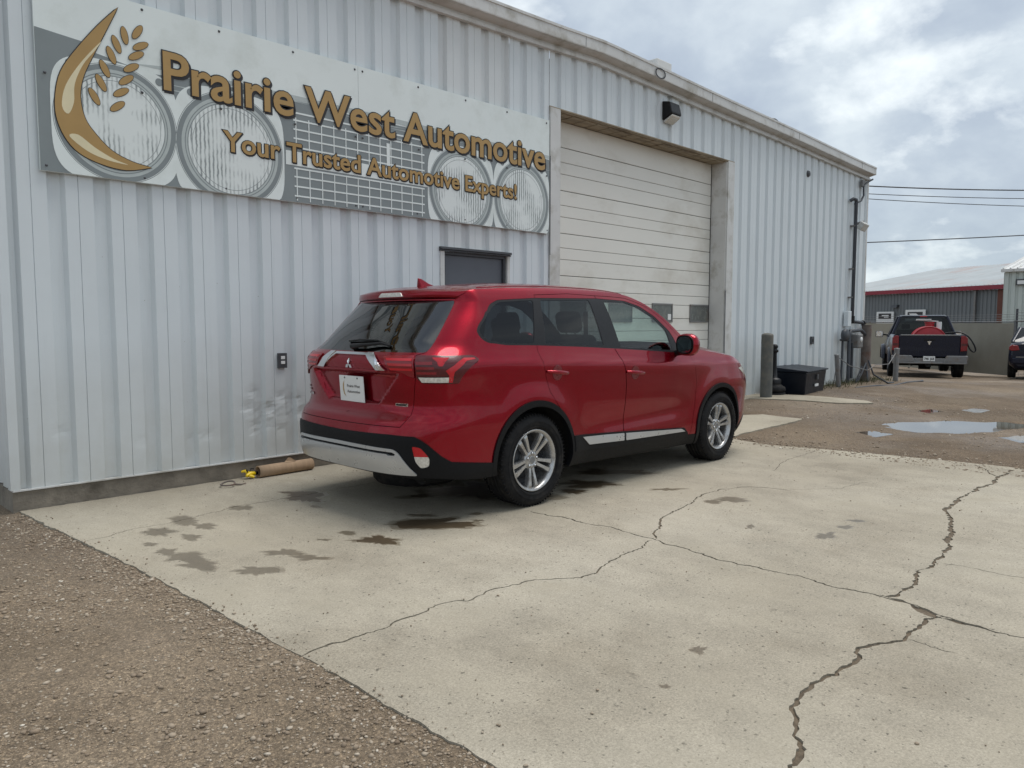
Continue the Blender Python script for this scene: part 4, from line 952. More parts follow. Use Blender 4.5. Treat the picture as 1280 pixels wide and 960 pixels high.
FD = [(2.045,1.587),(2.105,1.139),(2.155,1.046),(2.185,.96),(2.203,.845),(2.201,.612),(2.196,.45),(2.176,.292),(3.20,.262),(3.245,.34),(3.30,.6),(3.328,.805),(3.288,.96),(3.246,1.077),(3.235,1.165),(3.1,1.262),(2.943,1.385),(2.80,1.47),(2.699,1.513),(2.55,1.556),(2.452,1.576),(2.25,1.585)]
TG = [(-.3,.654),(.07,.662),(.10,.70),(.110,.78),(.128,.88),(.146,.985),(.146,1.139),(.213,1.156),(.314,1.532),(-.3,1.535)]
RG = rnd([(-.4,1.156),(.215,1.158),(.305,1.516),(-.4,1.522)], .03)
SP = [(-.3,1.5355),(.314,1.5325),(.525,1.572),(.56,1.72),(-.3,1.72)]
TL_O = rnd([(.150,1.138),(.45,1.137),(.642,1.138),(.686,1.106),(.607,1.050),(.545,.983),(.535,.952),(.20,.955),(.152,.990)], .02)
TL_I = rnd([(-.112,1.130),(.140,1.137),(.140,.990),(.09,1.0),(.035,1.023),(-.078,1.046)], .012)
BMP = [(-.3,.6),(-.008,.612),(.201,.607),(.26,.587),(.32,.556),(.435,.477),(.52,.43),(.743,.381),(.9,.36),(.9,.1),(-.3,.1)]
SIL = rnd([(-.4,.522),(.036,.517),(.075,.498),(.112,.461),(.17,.40),(.226,.348),(-.4,.343)], .02)
SLOT = rnd([(-.4,.498),(.03,.496),(.058,.486),(.05,.474),(0.0,.472),(-.015,.480),(-.4,.482)], .006)
RFL = rnd([(.187,.545),(.262,.535),(.305,.50),(.342,.462),(.335,.41),(.262,.396),(.222,.44)], .02)
RFLB = [(-1,.478),(1,.470),(1,0),(-1,0)]
CHR = [(-.4,1.143),(-.200,1.143),(-.100,1.036),(-.150,1.036),(-.2125,1.128),(-.4,1.128)]
MOLD = rnd([(1.50,.488),(2.165,.452),(3.12,.392),(3.185,.34),(3.19,.315),(2.176,.335),(1.50,.362)], .01)
SILR = rnd([(1.62,.464),(2.178,.437),(2.178,.377),(1.712,.395)], .008)
SILF = rnd([(2.205,.435),(3.06,.388),(3.13,.358),(2.205,.376)], .008)
SILL = [(1.40,.375),(2.176,.338),(3.2,.318),(3.40,.31),(3.45,.1),(1.35,.1)]
HL = rnd([(4.05,.905),(4.30,.935),(4.60,.905),(4.82,.86),(4.80,.80),(4.5,.775),(4.28,.79),(4.15,.84)], .02)
FBL = [(4.20,.36),(4.30,.40),(4.6,.43),(4.96,.44),(4.96,.1),(4.0,.1),(4.15,.30)]
GRL = rnd([(4.68,.86),(4.97,.87),(4.97,.58),(4.74,.62)], .02)
BSEAM = rnd([(.146,.985),(.150,.952),(.50,.949),(.545,.94),(.60,.80),(.66,.60),(.71,.39)], .02)
polys = {}
def P(name, poly, gap=0):
    if gap: polys[name+'_gap'] = rp(poly); poly = inset(poly, gap)
    polys[name] = rp(poly)
for nm, pl, gp in [('archin_r', IR_, 0), ('archin_f', IF_, 0), ('slot', SLOT, 0), ('silver', SIL, 0), ('refl', RFL, 0),
    ('chrome', CHR, 0), ('tl_inner', TL_I, .0025), ('tl_outer', TL_O, .0025), ('rglass', RG, 0), ('arch_r', OR_, 0), ('arch_f', OF_, 0),
    ('bump', BMP, 0), ('silr', SILR, 0), ('silf', SILF, 0), ('mold', MOLD, 0), ('sill', SILL, 0), ('gq', GQ, 0), ('gr', GRr, 0), ('gf', GF, 0), ('dlo', DLO, 0),
    ('rdoor', RD, .004), ('fdoor', FD, .004), ('spoiler', SP, .0025), ('tg', TG, .0045), ('hl', HL, .002), ('fbl', FBL, 0), ('grl', GRL, 0)]: P(nm, pl, gp)
def y2u(y, z):
    w = Wf(XR, z); return -.25+math.asin(min(1, y/w)**(3.9/2))/(math.pi/2)
for nm_, z0_, z1_, e_ in (('rec_in', .812, 1.0, 0), ('rec_out', .785, 1.018, .035)):
    polys[nm_] = [(0.0, z0_)]+[(u2q(y2u(.29+1.05*(z_-.80)+e_, z_)), z_) for z_ in np.linspace(z0_, z1_, 9)]+[(0.0, z1_)]
polys['rflb'] = rp([(.1,.476),(.5,.470),(.5,.2),(.1,.2)])
uu = sorted(set([-.25]+[q2u(q) for q in np.arange(.03, QE, .045)]+[4.95]))
outer = [(u2q(u), ze(u)) for u in uu]+[(u2q(u), spl(BOTE, u)) for u in uu[::-1]]
polys['outer'] = outer
grid = [(q, z) for q in list(np.arange(.012, 1.35, .022))+list(np.arange(1.36, QE, .036)) for z in np.arange(.23, 1.64, .024)]
oin = inside(*np.array(grid).T, outer); grid = [g_ for g_, o_ in zip(grid, oin) if o_]
def dens3(pl):
    out = []
    for i in range(len(pl)):
        a, b_ = Vector(pl[i]), Vector(pl[(i+1) % len(pl)]); k = max(1, int((b_-a).length/.035))
        out += [tuple(a.lerp(b_, q/k)) for q in range(k)]
    return out
allp = []
for nm, pl in polys.items():
    pl = [(min(max(q, 0), QE), z) for q, z in pl]; pl2 = []
    for p in pl:
        if not pl2 or (Vector(p)-Vector(pl2[-1])).length > 1e-5: pl2.append(p)
    polys[nm] = pl2; allp.append(dens3(pl2))
V2, T2 = cdt(grid, allp)
C2 = V2[T2].mean(axis=1).T; I = {k_: inside(C2[0], C2[1], v) for k_, v in polys.items()}
U_c = np.array([q2u(q) for q in C2[0]])
reg = np.full(len(T2), 'body', dtype=object)
order = ['hl', 'grl', 'fbl', 'fdoor', 'rdoor', 'spoiler', 'tg', 'bump', 'sill', 'mold', 'silr', 'silf', 'arch_r', 'arch_f', 'dlo', 'gq', 'gr', 'gf', 'rglass', 'tl_outer', 'tl_inner', 'chrome', 'silver', 'slot', 'refl']
for nm in order:
    g_ = I.get(nm+'_gap')
    if g_ is not None: reg[g_] = 'gap'
    reg[I[nm]] = nm
reg[I['refl'] & I['rflb']] = 'refl_clear'
reg[(I['rdoor'] | I['rdoor_gap']) & (reg == 'sill')] = 'sill'
reg[I['archin_r'] | I['archin_f'] | ~I['outer']] = 'out'
# body halves: tail-quarter, front fender + bumper
b_ = reg == 'body'
reg[b_ & (C2[1] < .66) & (U_c < .72) & ~(I['tg'])] = 'rbump'
reg[b_ & (reg == 'body') & (U_c > 4.28) & (C2[1] < .80)] = 'fbump'
reg[b_ & (reg == 'body') & (U_c > 3.2)] = 'fender'
def Svd(u, z, side, d): return Sv(u, z, side)+Nv(u, z, side)*d
def panel(name, names, m, off=0.0, both=False, sides=(1, -1), skirt=.012, parent=car, label=None, noskirt_edge=True):
    res = []
    sel = np.isin(reg, names)
    T = T2[sel]; used = np.unique(T)
    if len(T) == 0: print('EMPTY', name); return res
    idx = {u: i for i, u in enumerate(used)}
    groups = [(1, -1)] if both else [(s,) for s in sides]
    for gs in groups:
        vs = []; ns = []; fs = []; sk = []
        for side in gs:
            base = len(vs); par = [(q2u(V2[k][0]), V2[k][1]) for k in used]
            for (u, z) in par:
                n = Nv(u, z, side)
                if side < 0 and u <= -.2495 and both: pass
                vs.append(Sv(u, z, side)+n*off); ns.append(n)
            cnt = {}
            for t in T:
                t = [idx[k] for k in t]; t = t if side > 0 else t[::-1]
                # orientation: make face normal agree
                a, b2, c = [vs[base+k] for k in t]
                if (b2-a).cross(c-a).dot(ns[base+t[0]]) < 0: t = t[::-1]
                fs.append([base+k for k in t])
                for q in range(3):
                    e = (t[q], t[(q+1) % 3]); kx = tuple(sorted(e)); cnt[kx] = None if kx in cnt else e
            for e in cnt.values():
                if e is None: continue
                a, b2 = e
                if par[a][0] <= -.2495 and par[b2][0] <= -.2495 and both: continue
                sk.append((base+a, base+b2))
        nv = len(vs)
        if skirt:
            m2 = {}
            for a, b2 in sk:
                for k in (a, b2):
                    if k not in m2: m2[k] = (len(vs), len(vs)+1); vs += [Vector(vs[k]), vs[k]-ns[k]*skirt]
                fs.append([m2[b2][0], m2[a][0], m2[a][1], m2[b2][1]])
        me = bpy.data.meshes.new(name); me.from_pydata([tuple(v) for v in vs], [], fs); me.materials.append(m)
        me.polygons.foreach_set('use_smooth', [len(f) == 3 for f in fs])
        ln = []
        for p in me.polygons:
            for k in p.vertices: ln.append(tuple(ns[k]) if k < nv and len(p.vertices) == 3 else tuple(p.normal))
        me.normals_split_custom_set(ln)
        o = bpy.data.objects.new(name, me); COL.objects.link(o); o.parent = parent
        if label: o['label'] = label
        res.append(o)
    return res
PT = M_['paint']
body_p = panel('body_side', ['body'], PT)
panel('front_fender', ['fender'], PT)
tgp = panel('tailgate', ['tg', 'chrome'], PT, both=True)[0]
spo = panel('spoiler', ['spoiler'], PT, both=True, off=.002)[0]
panel('rear_bumper', ['rbump'], PT, both=True, off=.0)
panel('front_bumper', ['fbump'], PT, both=True)
fdo = panel('front_door', ['fdoor'], PT); rdo = panel('rear_door', ['rdoor'], PT)
panel('panel_gap', ['gap'], M_['under'], off=-.012, skirt=0)
bc = panel('lower_rear_bumper', ['bump'], M_['clad'], both=True, off=.009)[0]
panel('skid_plate', ['silver'], M_['silver'], both=True, off=.016, skirt=.02, parent=bc); panel('skid_slot', ['slot'], M_['under'], both=True, off=-.004, parent=bc)
rf = panel('rear_reflector', ['refl'], M_['redlens_hot'], off=.006, parent=bc); panel('rear_fog_lens', ['refl_clear'], M_['clearlens'], off=.006, parent=bc)
panel('wheel_arch_cladding', ['arch_r'], M_['clad'], off=.010, skirt=.05); panel('wheel_arch_cladding', ['arch_f'], M_['clad'], off=.010, skirt=.05)
panel('sill', ['sill'], M_['clad'], off=.004, skirt=.03)
panel('door_moulding', ['mold'], M_['clad'], off=.014, skirt=.02); panel('moulding_insert', ['silr'], M_['silver'], off=.020); panel('moulding_insert', ['silf'], M_['silver'], off=.020)
panel('window_frame', ['dlo'], M_['black'], off=-.002, skirt=.012)
for nm in ('gq', 'gr'): panel('side_window', [nm], M_['glass_dark'], off=-.004, skirt=0)
panel('side_window', ['gf'], M_['glass_clear'], off=-.004, skirt=0)
panel('rear_window', ['rglass'], M_['glass_rear'], both=True, off=-.001, skirt=0)
panel('grille', ['grl'], M_['black'], both=True, off=-.01, skirt=.02); panel('lower_front_bumper', ['fbl'], M_['clad'], both=True, off=.006)
panel('headlight', ['hl'], M_['clearlens'], off=.004)
tlo = panel('tail_light', ['tl_outer'], M_['redlens_dark'], off=.010, skirt=.03); tli = panel('tail_light', ['tl_inner'], M_['redlens'], off=.010, skirt=.03, parent=tgp)
chp = panel('chrome_garnish', ['chrome'], M_['chrome'], both=True, off=.014, skirt=.02, parent=tgp)[0]
# strips projected onto the surface
def patch(name, poly, m, off, side=1, parent=car, th=.004, seg=.03):
    pl = dens3(rp(poly)); a = np.array(pl)
    pp = [(q, z) for q in np.arange(a[:, 0].min(), a[:, 0].max(), .03) for z in np.arange(a[:, 1].min(), a[:, 1].max(), .03)]
    v, t = cdt(pp, [pl]); c = v[t].mean(axis=1).T; t = t[inside(c[0], c[1], pl)]; b = MB()
    us = [(q2u(p[0]), p[1]) for p in v]; vs = [Svd(u, z, side, off) for u, z in us]; cnt = {}
    fs = []
    for q in t:
        q = [int(i) for i in q]; nn = Nv(*us[q[0]], side)
        if (vs[q[1]]-vs[q[0]]).cross(vs[q[2]]-vs[q[0]]).dot(nn) < 0: q = q[::-1]
        fs.append(q)
        for i in range(3):
            e = (q[i], q[(i+1) % 3]); kx = tuple(sorted(e)); cnt[kx] = None if kx in cnt else e
    b.add(vs, fs, 0, True)
    for e in cnt.values():
        if e: i, j = e; b.add([vs[j], vs[i], vs[i]-Nv(*us[i], side)*th, vs[j]-Nv(*us[j], side)*th], [(0, 1, 2, 3)])
    return b.build(name, m, parent)
for side, tp, ti in ((1, tlo[0], tli[0]), (-1, tlo[1], tli[1])):
    patch('reverse_lens', [(.175,.996),(.455,.996),(.475,.962),(.205,.963)], M_['clearlens'], .0125, side, tp)
    patch('light_bar', [(.30,1.120),(.45,1.120),(.39,1.070),(.36,1.070)], M_['redlens_hot'], .0125, side, tp)
    patch('light_bar', [(.415,1.040),(.44,1.052),(.57,1.118),(.645,1.118),(.655,1.108),(.59,1.098),(.49,1.030),(.475,.962),(.44,.962),(.445,1.01)], M_['redlens_hot'], .0125, side, tp)
    for z in (1.085, 1.055, 1.022): patch('light_bar', [(.16,z+.010),(.30+(1.09-z)*.5,z+.010),(.30+(1.09-z)*.5,z-.006),(.16,z-.006)], M_['redlens'], .0122, side, tp)
    for z in (1.105, 1.075, 1.045): patch('light_bar', [(-.09+(1.11-z)*.4,z+.009),(.125,z+.009),(.125,z-.006),(-.08+(1.11-z)*.4,z-.006)], M_['redlens_hot'], .0122, side, ti)
    patch('light_seam', [(.16,1.001),(.50,1.001),(.50,.998),(.16,.998)], M_['black'], .0123, side, tp)
    # high garnish leg
    patch('garnish_leg', [(-.205,1.143),(-.175,1.143),(-.092,1.034),(-.155,1.034)], M_['chrome'], .018, side, chp, .006)
# handle, door cups, fuel etc
def yS(x, z): return S(x, z)[1]
for side, dd in ((1, 0), (-1, 1)):
    for x0, x1, z, dp in ((1.213, 1.442, .985, rdo), (2.20, 2.445, .940, fdo)):
        cxm = (x0+x1)/2; yy = yS(cxm, z)
        b = MB(); b.prism([(cxm+.055*math.cos(a), z+.058*math.sin(a)) for a in [i*math.pi/14 for i in range(28)]], 0, -.001, 'Y'); vs = [Vector((v[0], -side*(yS(v[0], v[2])+.0015), v[2])) for v in b.v[:28]]
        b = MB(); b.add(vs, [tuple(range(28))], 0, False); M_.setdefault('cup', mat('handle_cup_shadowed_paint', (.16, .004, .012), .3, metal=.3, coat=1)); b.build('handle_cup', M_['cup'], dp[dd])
        b = MB(); n = 14; pts = []; rs = []
        for i in range(n+1):
            t = i/n; x = x0+(x1-x0)*t; zz = z+.012-.02*t; bow = .034*math.sin(math.pi*t)**.5
            pts.append((x, -side*(yS(x, zz)+.002+bow*.8), zz)); rs.append(.010+.007*math.sin(math.pi*t)**.6)
        b.tube(pts, rs, 12); b.build('door_handle', PT, dp[dd])
# roof, windshield and hood as cross strips between the side edges
us_ = [u for u in sorted(set([-.25, -.248, -.244]+list(np.linspace(-.24, .75, 34))+list(np.linspace(.78, 3.95, 90))+list(np.linspace(3.98, 4.95, 34))))]
NT = 36; rows = []
for u in us_:
    x, y, z = S(u, ze(u)); row = []
    k = .30*sstep(2.42, 2.9, x)*(1-sstep(3.6, 4.2, x)) if u < 3.95 else .30*(1-sstep(3.6, 4.2, 3.95))*max(0, 1-(u-3.95)/.3)
    c = .052 if x < 2.4 else .052-.03*sstep(2.4, 2.9, x)+.045*sstep(3.3, 3.7, x)
    c *= min(1, y/.6)**.9; c *= (.70+.30*sstep(.5, 1.3, x))
    for j in range(NT+1):
        t = -math.cos(math.pi*j/NT); t = math.copysign(abs(t)**.9, t)
        p = 3.4
        zz = z+c*(1-abs(t)**p); 
        if x > 3.4: zz += .012*sstep(.62, .5, abs(t))*0
        row.append(Vector((x+k*(1-t*t), -t*y, zz)))
    rows.append(row)
def topgrid(name, i0, i1, j0, j1, m, off=0, parent=car):
    b = MB(); n = j1-j0+1
    for i in range(i0, i1+1): b.v += [tuple(rows[i][j]+Vector((0, 0, off))) for j in range(j0, j1+1)]
    b.f = [(a*n+q, a*n+q+1, (a+1)*n+q+1, (a+1)*n+q) for a in range(i1-i0) for q in range(n-1)]; b.m = [0]*len(b.f); b.sm = [True]*len(b.f)
    return b.build(name, m, parent)
iw0 = min(i for i, u in enumerate(us_) if u > 2.42); iw1 = min(i for i, u in enumerate(us_) if u > 3.33)
roofp = topgrid('roof_panel', 0, iw0, 0, NT, PT)
topgrid('windshield_pillar', iw0, iw1, 0, 5, PT); topgrid('windshield_pillar', iw0, iw1, NT-5, NT, PT)
topgrid('windshield', iw0, iw1, 5, NT-5, M_['glass_clear'])
topgrid('hood', iw1, len(us_)-1, 0, NT, PT)
# roof ditch mouldings
for s in (1, -1):
    pts = [(x, -s*(S(x, ze(x))[1]-.055), ze(x)+.052*(.70+.30*sstep(.5, 1.3, x))*(1-(1-.055/S(x, ze(x))[1])**3.4)+.001) for x in np.linspace(.78, 2.5, 30)]
    b = MB(); b.tube(pts, .004, 6); b.build('roof_moulding', M_['cup_'] if 'cup_' in M_ else PT, car)
# antenna fin
rz = lambda x: ze(x)+.052*(.70+.30*sstep(.5, 1.3, x))
b = MB(); pr = [(-.07, 0, .030), (-.075, .068, .004), (-.045, .060, .006), (.02, .022, .014), (.10, 0, .02)]
vs = []
for x, h, w in pr: vs += [(x, -w, h), (x, w, h)]
vs = [(-.075, -.028, 0), (-.075, .028, 0), (.11, -.012, 0), (.11, .012, 0), (-.085, -.006, .066), (-.085, .006, .066), (-.05, -.006, .060), (-.05, .006, .060), (.02, -.010, .026), (.02, .010, .026)]
b.add(vs, [(0, 1, 5, 4), (4, 5, 7, 6), (6, 7, 9, 8), (8, 9, 3, 2), (0, 4, 6, 8, 2), (1, 3, 9, 7, 5)], 0, False)
o = b.build('antenna_fin', PT, car, bevel=.006); o.location = (.80, 0, rz(.80)-.006)
# third brake light, emblem, badges, plate, wiper
def rear_pt(y, z, off):
    # point on the rear face by lateral position (+ right) and height
    w = Wf(XR, z); n = 3.9 if z < .95 else 3.9-.7*sstep(.95, 1.5, z)
    s_ = min(1, abs(y)/w)**(n/2); u = -.25+math.asin(s_)/(math.pi/2); sd_ = 1 if y >= 0 else -1
    return Sv(u, z, sd_)+Vector((-off, 0, 0))
def rear_poly(name, poly, m, off, th, parent, bevel=0):
    n = len(poly); f = [rear_pt(y, z, off) for y, z in poly]; k = [p+Vector((th, 0, 0)) for p in f]
    b = MB(); b.add(f+k, [tuple(range(n)), tuple(range(n, 2*n))[::-1]]+[(i, (i+1) % n, n+(i+1) % n, n+i) for i in range(n)])
    return b.build(name, m, parent, bevel=bevel)
rear_poly('brake_light', rnd([(-.15, 1.550), (.15, 1.550), (.115, 1.582), (-.115, 1.582)], .01), M_['clearlens'], .012, .03, spo)
def dia(cx, cz, a, l, w):
    d = Vector((math.cos(R(a)), math.sin(R(a)))); n = Vector((-d.y, d.x)); c = Vector((cx, cz)); m_ = c+d*l*.5
    return [tuple(c), tuple(m_+n*w), tuple(c+d*l), tuple(m_-n*w)]
for a in (90, 210, 330): rear_poly('emblem_diamond', dia(0, 1.062, a, .046, .0135), M_['chrome'], .012, .01, tgp)
# number plate
pl = empty('number_plate'); pl.parent = car
px_ = S(-.1, .9)[0]
pl.location = (.112, 0, .885); tilt = 0
b = MB(); b.box((-.012, -.153, -.094), (-.006, .153, .094)); pb = b.build('plate_panel', M_['white'], pl, bevel=.002)
pl.rotation_euler = (0, R(-4), 0)
def rear_text(name, s, y0, y1, z, cap, m, x, parent, off=.0005):
    o = text_obj(name, s, 0, y1-y0, 0, cap, m, 0, off, .0006, parent)
    for v in o.data.vertices:
        X, Y, Z = v.co; v.co = (x+Y, -(y0+X), z+Z)
    return o
M_['greyink'] = mat('grey_ink', (.16, .15, .15), .5); rear_text('plate_text', 'Prairie West', -.055, .105, .010, .021, M_['greyink'], -.0135, pl, 0); rear_text('plate_text', 'Automotive', -.055, .105, -.030, .021, M_['greyink'], -.0135, pl, 0)
b = MB(); q = [(-.085+.0, .062), (-.108, .03), (-.112, -.01), (-.10, -.045), (-.072, -.062), (-.092, -.035), (-.098, 0), (-.094, .035)]
b.add([(-.0130, -y, z) for y, z in q], [tuple(range(8))]); b.build('plate_crescent', M_['gold'], pl)
b = MB()
for y in (-.08, .08): b.lathe([(0, -.016), (.006, -.015), (.007, -.012)], 10, 0, 'X', Matrix.Translation((0, y, .078)))
b.build('plate_screw', M_['dgrey'], pl)
def badge(name, s, y0, y1, z, cap):
    o = text_obj(name, s, 0, y1-y0, 0, cap, M_['chrome'], 0, .0012, .0015, tgp)
    for v in o.data.vertices:
        X, Y, Z = v.co; p = rear_pt(y0+X, z+Z, .006); v.co = (p.x+Y, p.y, p.z)
    return o
badge('badge_text', 'ES', -.70, -.655, .862, .015); badge('badge_text', 'S-AWC', -.70, -.62, .838, .013); badge('badge_text', 'OUTLANDER', -.70, -.565, .806, .017)
rear_poly('badge_bar', [(-.70, .862), (-.62, .862), (-.62, .880), (-.70, .880)], M_['chrome'], .004, .004, tgp) if False else None
rear_poly('badge_bar', rnd([(.50, .795), (.605, .795), (.605, .815), (.50, .815)], .004), M_['chrome'], .006, .006, tgp)
badge('badge_text', 'S-AWC', .51, .595, .799, .012).data.materials[0] = M_['ink']
for v in [o for o in tgp.children if o.name.startswith('badge_text')][-1:]:
    v.location = (-.004, 0, 0)
# wiper
b = MB(); q = [rear_pt(-.02, 1.185, .01), rear_pt(-.02, 1.19, .035), rear_pt(.10, 1.20, .038), rear_pt(.28, 1.215, .03), rear_pt(.38, 1.20, .02)]
b.tube(q, [.022, .020, .014, .010, .006], 8); b.tube([rear_pt(-.14, 1.225, .012), rear_pt(.0, 1.235, .016), rear_pt(.2, 1.235, .014), rear_pt(.36, 1.205, .012)], .007, 6); b.build('rear_wiper', M_['black'], car)
# tailgate grip shadow lip above the plate and tailgate lower crease
rear_poly('plate_light_lip', [(-.34, 1.018), (.34, 1.018), (.36, 1.034), (-.36, 1.034)], PT, .012, .05, tgp, .004)
# liners
for hx, ro in ((HUBS[0], .42), (HUBS[1], .435)):
    for s in (1, -1):
        b = MB(); n = 20; vs = []
        for yy in (.845, .50):
            vs += [(hx+.02*(hx < 2)+ro*math.cos(R(-12+204*i/n)), -s*yy, .36+(.40)*math.sin(R(-12+204*i/n))) for i in range(n+1)]
        b.add(vs, [(i, i+1, n+2+i, n+1+i) for i in range(n)]+[tuple(range(n+1, 2*n+2))], 0, False); b.build('wheel_liner', M_['under'], car)
b = MB(); b.box((.35, -.50, .24), (4.45, .50, .40)); b.box((1.55, -.80, .235), (3.33, .80, .34)); b.box((.30, -.72, .34), (.72, .72, .45)); b.box((4.3, -.7, .25), (4.5, .7, .5))
b.tube([(.45, -.35, .27), (1.0, -.35, .25)], .09, 12); b.tube([(.4, .1, .30), (2.8, .15, .22)], .03, 8); b.tube([(1.10, -.7, .335), (1.10, .7, .335)], .05, 10); b.tube([(3.785, -.7, .335), (3.785, .7, .335)], .04, 10)
b.build('underbody', M_['under'], car)
b = MB(); b.lathe([(.20, .15), (.26, .125), (.31, .13), (.335, .16), (.34, .20), (.335, .26), (.31, .29), (.2, .28)], 48, 0, 'Z', Matrix.Translation((.72, .05, 0)), closed=True); b.lathe([(0, .17), (.2, .17)], 32, 0, 'Z', Matrix.Translation((.72, .05, 0))); b.build('spare_tyre', M_['rubber'], car)
# cabin
cb = empty('cabin'); cb.parent = car
b = MB(); b.box((.45, -.70, .45), (3.35, .70, .62)); b.box((2.95, -.72, .6), (3.42, .72, 1.04)); b.build('floor_and_dash', M_['cabin'], cb, bevel=.05, seg=3)
lin = panel('cabin_lining', ['body', 'fdoor', 'rdoor', 'gap', 'fender', 'tg', 'spoiler'], M_['cabin'], off=-.035, both=False, skirt=0, parent=cb)
b = MB(); n = 12
b2 = MB(); nn = NT+1-6
for i in range(2, iw0): b2.v += [tuple(rows[i][j]-Vector((0, 0, .04))) for j in range(3, NT-2)]
w2 = NT-5; b2.f = [(a*w2+q, a*w2+q+1, (a+1)*w2+q+1, (a+1)*w2+q) for a in range(iw0-3) for q in range(w2-1)]; b2.m = [0]*len(b2.f); b2.sm = [True]*len(b2.f)
M_['headliner'] = mat('headliner_cloth', (.22, .22, .21), .9); b2.build('headliner', M_['headliner'], cb)
def seat(x, y, w, zt=1.13):
    s_ = empty('seat'); s_.parent = car; s_.location = (x, y, 0)
    b = MB(); b.box((-.05, -w/2, .55), (.48, w/2, .74)); b.build('seat_cushion', M_['seat'], s_, bevel=.06, seg=4)
    M = Matrix.Translation((-.02, 0, .66)) @ Matrix.Rotation(R(-16), 4, 'Y')
    b = MB(); b.box((-.07, -w/2, 0), (.07, w/2, zt-.62), M=M); b.build('backrest', M_['seat'], s_, bevel=.065, seg=4)
    for hy in ((0,) if w < .8 else (-w*.34, 0, w*.34)):
        b = MB(); b.box((-.05, hy-.13, zt-.60), (.05, hy+.13, zt-.60+.19), M=M); b.build('headrest', M_['seat'], s_, bevel=.05, seg=4)
        b = MB(); b.tube([M @ Vector((0, hy-.05, zt-.66)), M @ Vector((0, hy-.05, zt-.55))], .006, 6); b.tube([M @ Vector((0, hy+.05, zt-.66)), M @ Vector((0, hy+.05, zt-.55))], .006, 6); b.build('headrest_post', M_['chrome'], s_)
seat(2.30, -.37, .50, 1.24); seat(2.30, .37, .50, 1.24); seat(1.45, 0, 1.25, 1.18); seat(.72, 0, 1.10, 1.10)
b = MB(); M = Matrix.Translation((2.85, .37, 1.02)) @ Matrix.Rotation(R(-64), 4, 'Y'); b.tube([M @ Vector((.185*math.cos(a), .185*math.sin(a), 0)) for a in [i*math.pi/16 for i in range(33)]], .015, 8)
b.tube([M @ Vector((-.18, 0, 0)), M @ Vector((.18, 0, 0))], .02, 8); b.tube([M @ Vector((0, 0, -.02)), M @ Vector((0, 0, -.3))], .03, 8); b.build('steering_wheel', M_['cabin'], cb)
b = MB(); b.tube([(1.95, -.66, 1.45), (2.02, -.62, 1.0), (2.2, -.58, .75)], .02, 6); b.build('seat_belt', M_['headliner'], cb)
# mirrors
for s in (1, -1):
    mr = empty('door_mirror'); mr.parent = car; mr.location = (2.985, -s*1.00, 1.165)
    b = MB(); prof = [(-.055, .066, .078, 0), (-.045, .108, .094, 0), (.0, .120, .102, 0), (.05, .106, .088, 0), (.10, .062, .052, 0), (.118, .02, .02, 0)]
    n = 24; vs = []
    for x, a, c, _ in prof: vs += [(x+.02*s*math.cos(t)*s, a*math.copysign(abs(math.cos(t))**.75, math.cos(t)), c*math.copysign(abs(math.sin(t))**.75, math.sin(t))) for t in [2*math.pi*k/n for k in range(n)]]
    fs = [(i*n+k, i*n+(k+1) % n, (i+1)*n+(k+1) % n, (i+1)*n+k) for i in range(len(prof)-1) for k in range(n)]+[tuple(range((len(prof)-1)*n, len(prof)*n))]
    b.add(vs, fs, 0, True); b.build('mirror_shell', PT, mr)
    b = MB(); q = [(-.050+.02*math.cos(t), .058*math.copysign(abs(math.cos(t))**.75, math.cos(t))/.062*.098*.62, .068*math.copysign(abs(math.sin(t))**.75, math.sin(t))) for t in [2*math.pi*k/n for k in range(n)]]
    b.add([(-.058+.02*math.cos(t), .10*math.copysign(abs(math.cos(t))**.75, math.cos(t)), .084*math.copysign(abs(math.sin(t))**.75, math.sin(t))) for t in [2*math.pi*k/n for k in range(n)]]+[(-.046+.02*math.cos(t), .10*math.copysign(abs(math.cos(t))**.75, math.cos(t)), .084*math.copysign(abs(math.sin(t))**.75, math.sin(t))) for t in [2*math.pi*k/n for k in range(n)]], [tuple(range(n))]+[(k, (k+1) % n, n+(k+1) % n, n+k) for k in range(n)]); b.build('mirror_bezel', M_['black'], mr)
    b = MB(); b.add([(-.0610+.02*math.cos(t), .086*math.copysign(abs(math.cos(t))**.75, math.cos(t)), .070*math.copysign(abs(math.sin(t))**.75, math.sin(t))) for t in [2*math.pi*k/n for k in range(n)]], [tuple(range(n))]); M_.setdefault('mirror', mat('mirror_glass', (.35, .42, .42), .05, metal=1, var=.03)); b.build('mirror_glass', M_['mirror'], mr)
    b = MB(); b.tube([(.02, s*.04, -.06), (.03, s*.13, -.075), (.04, s*.19, -.085)], [.035, .03, .028], 10); b.build('mirror_arm', M_['black'], mr)
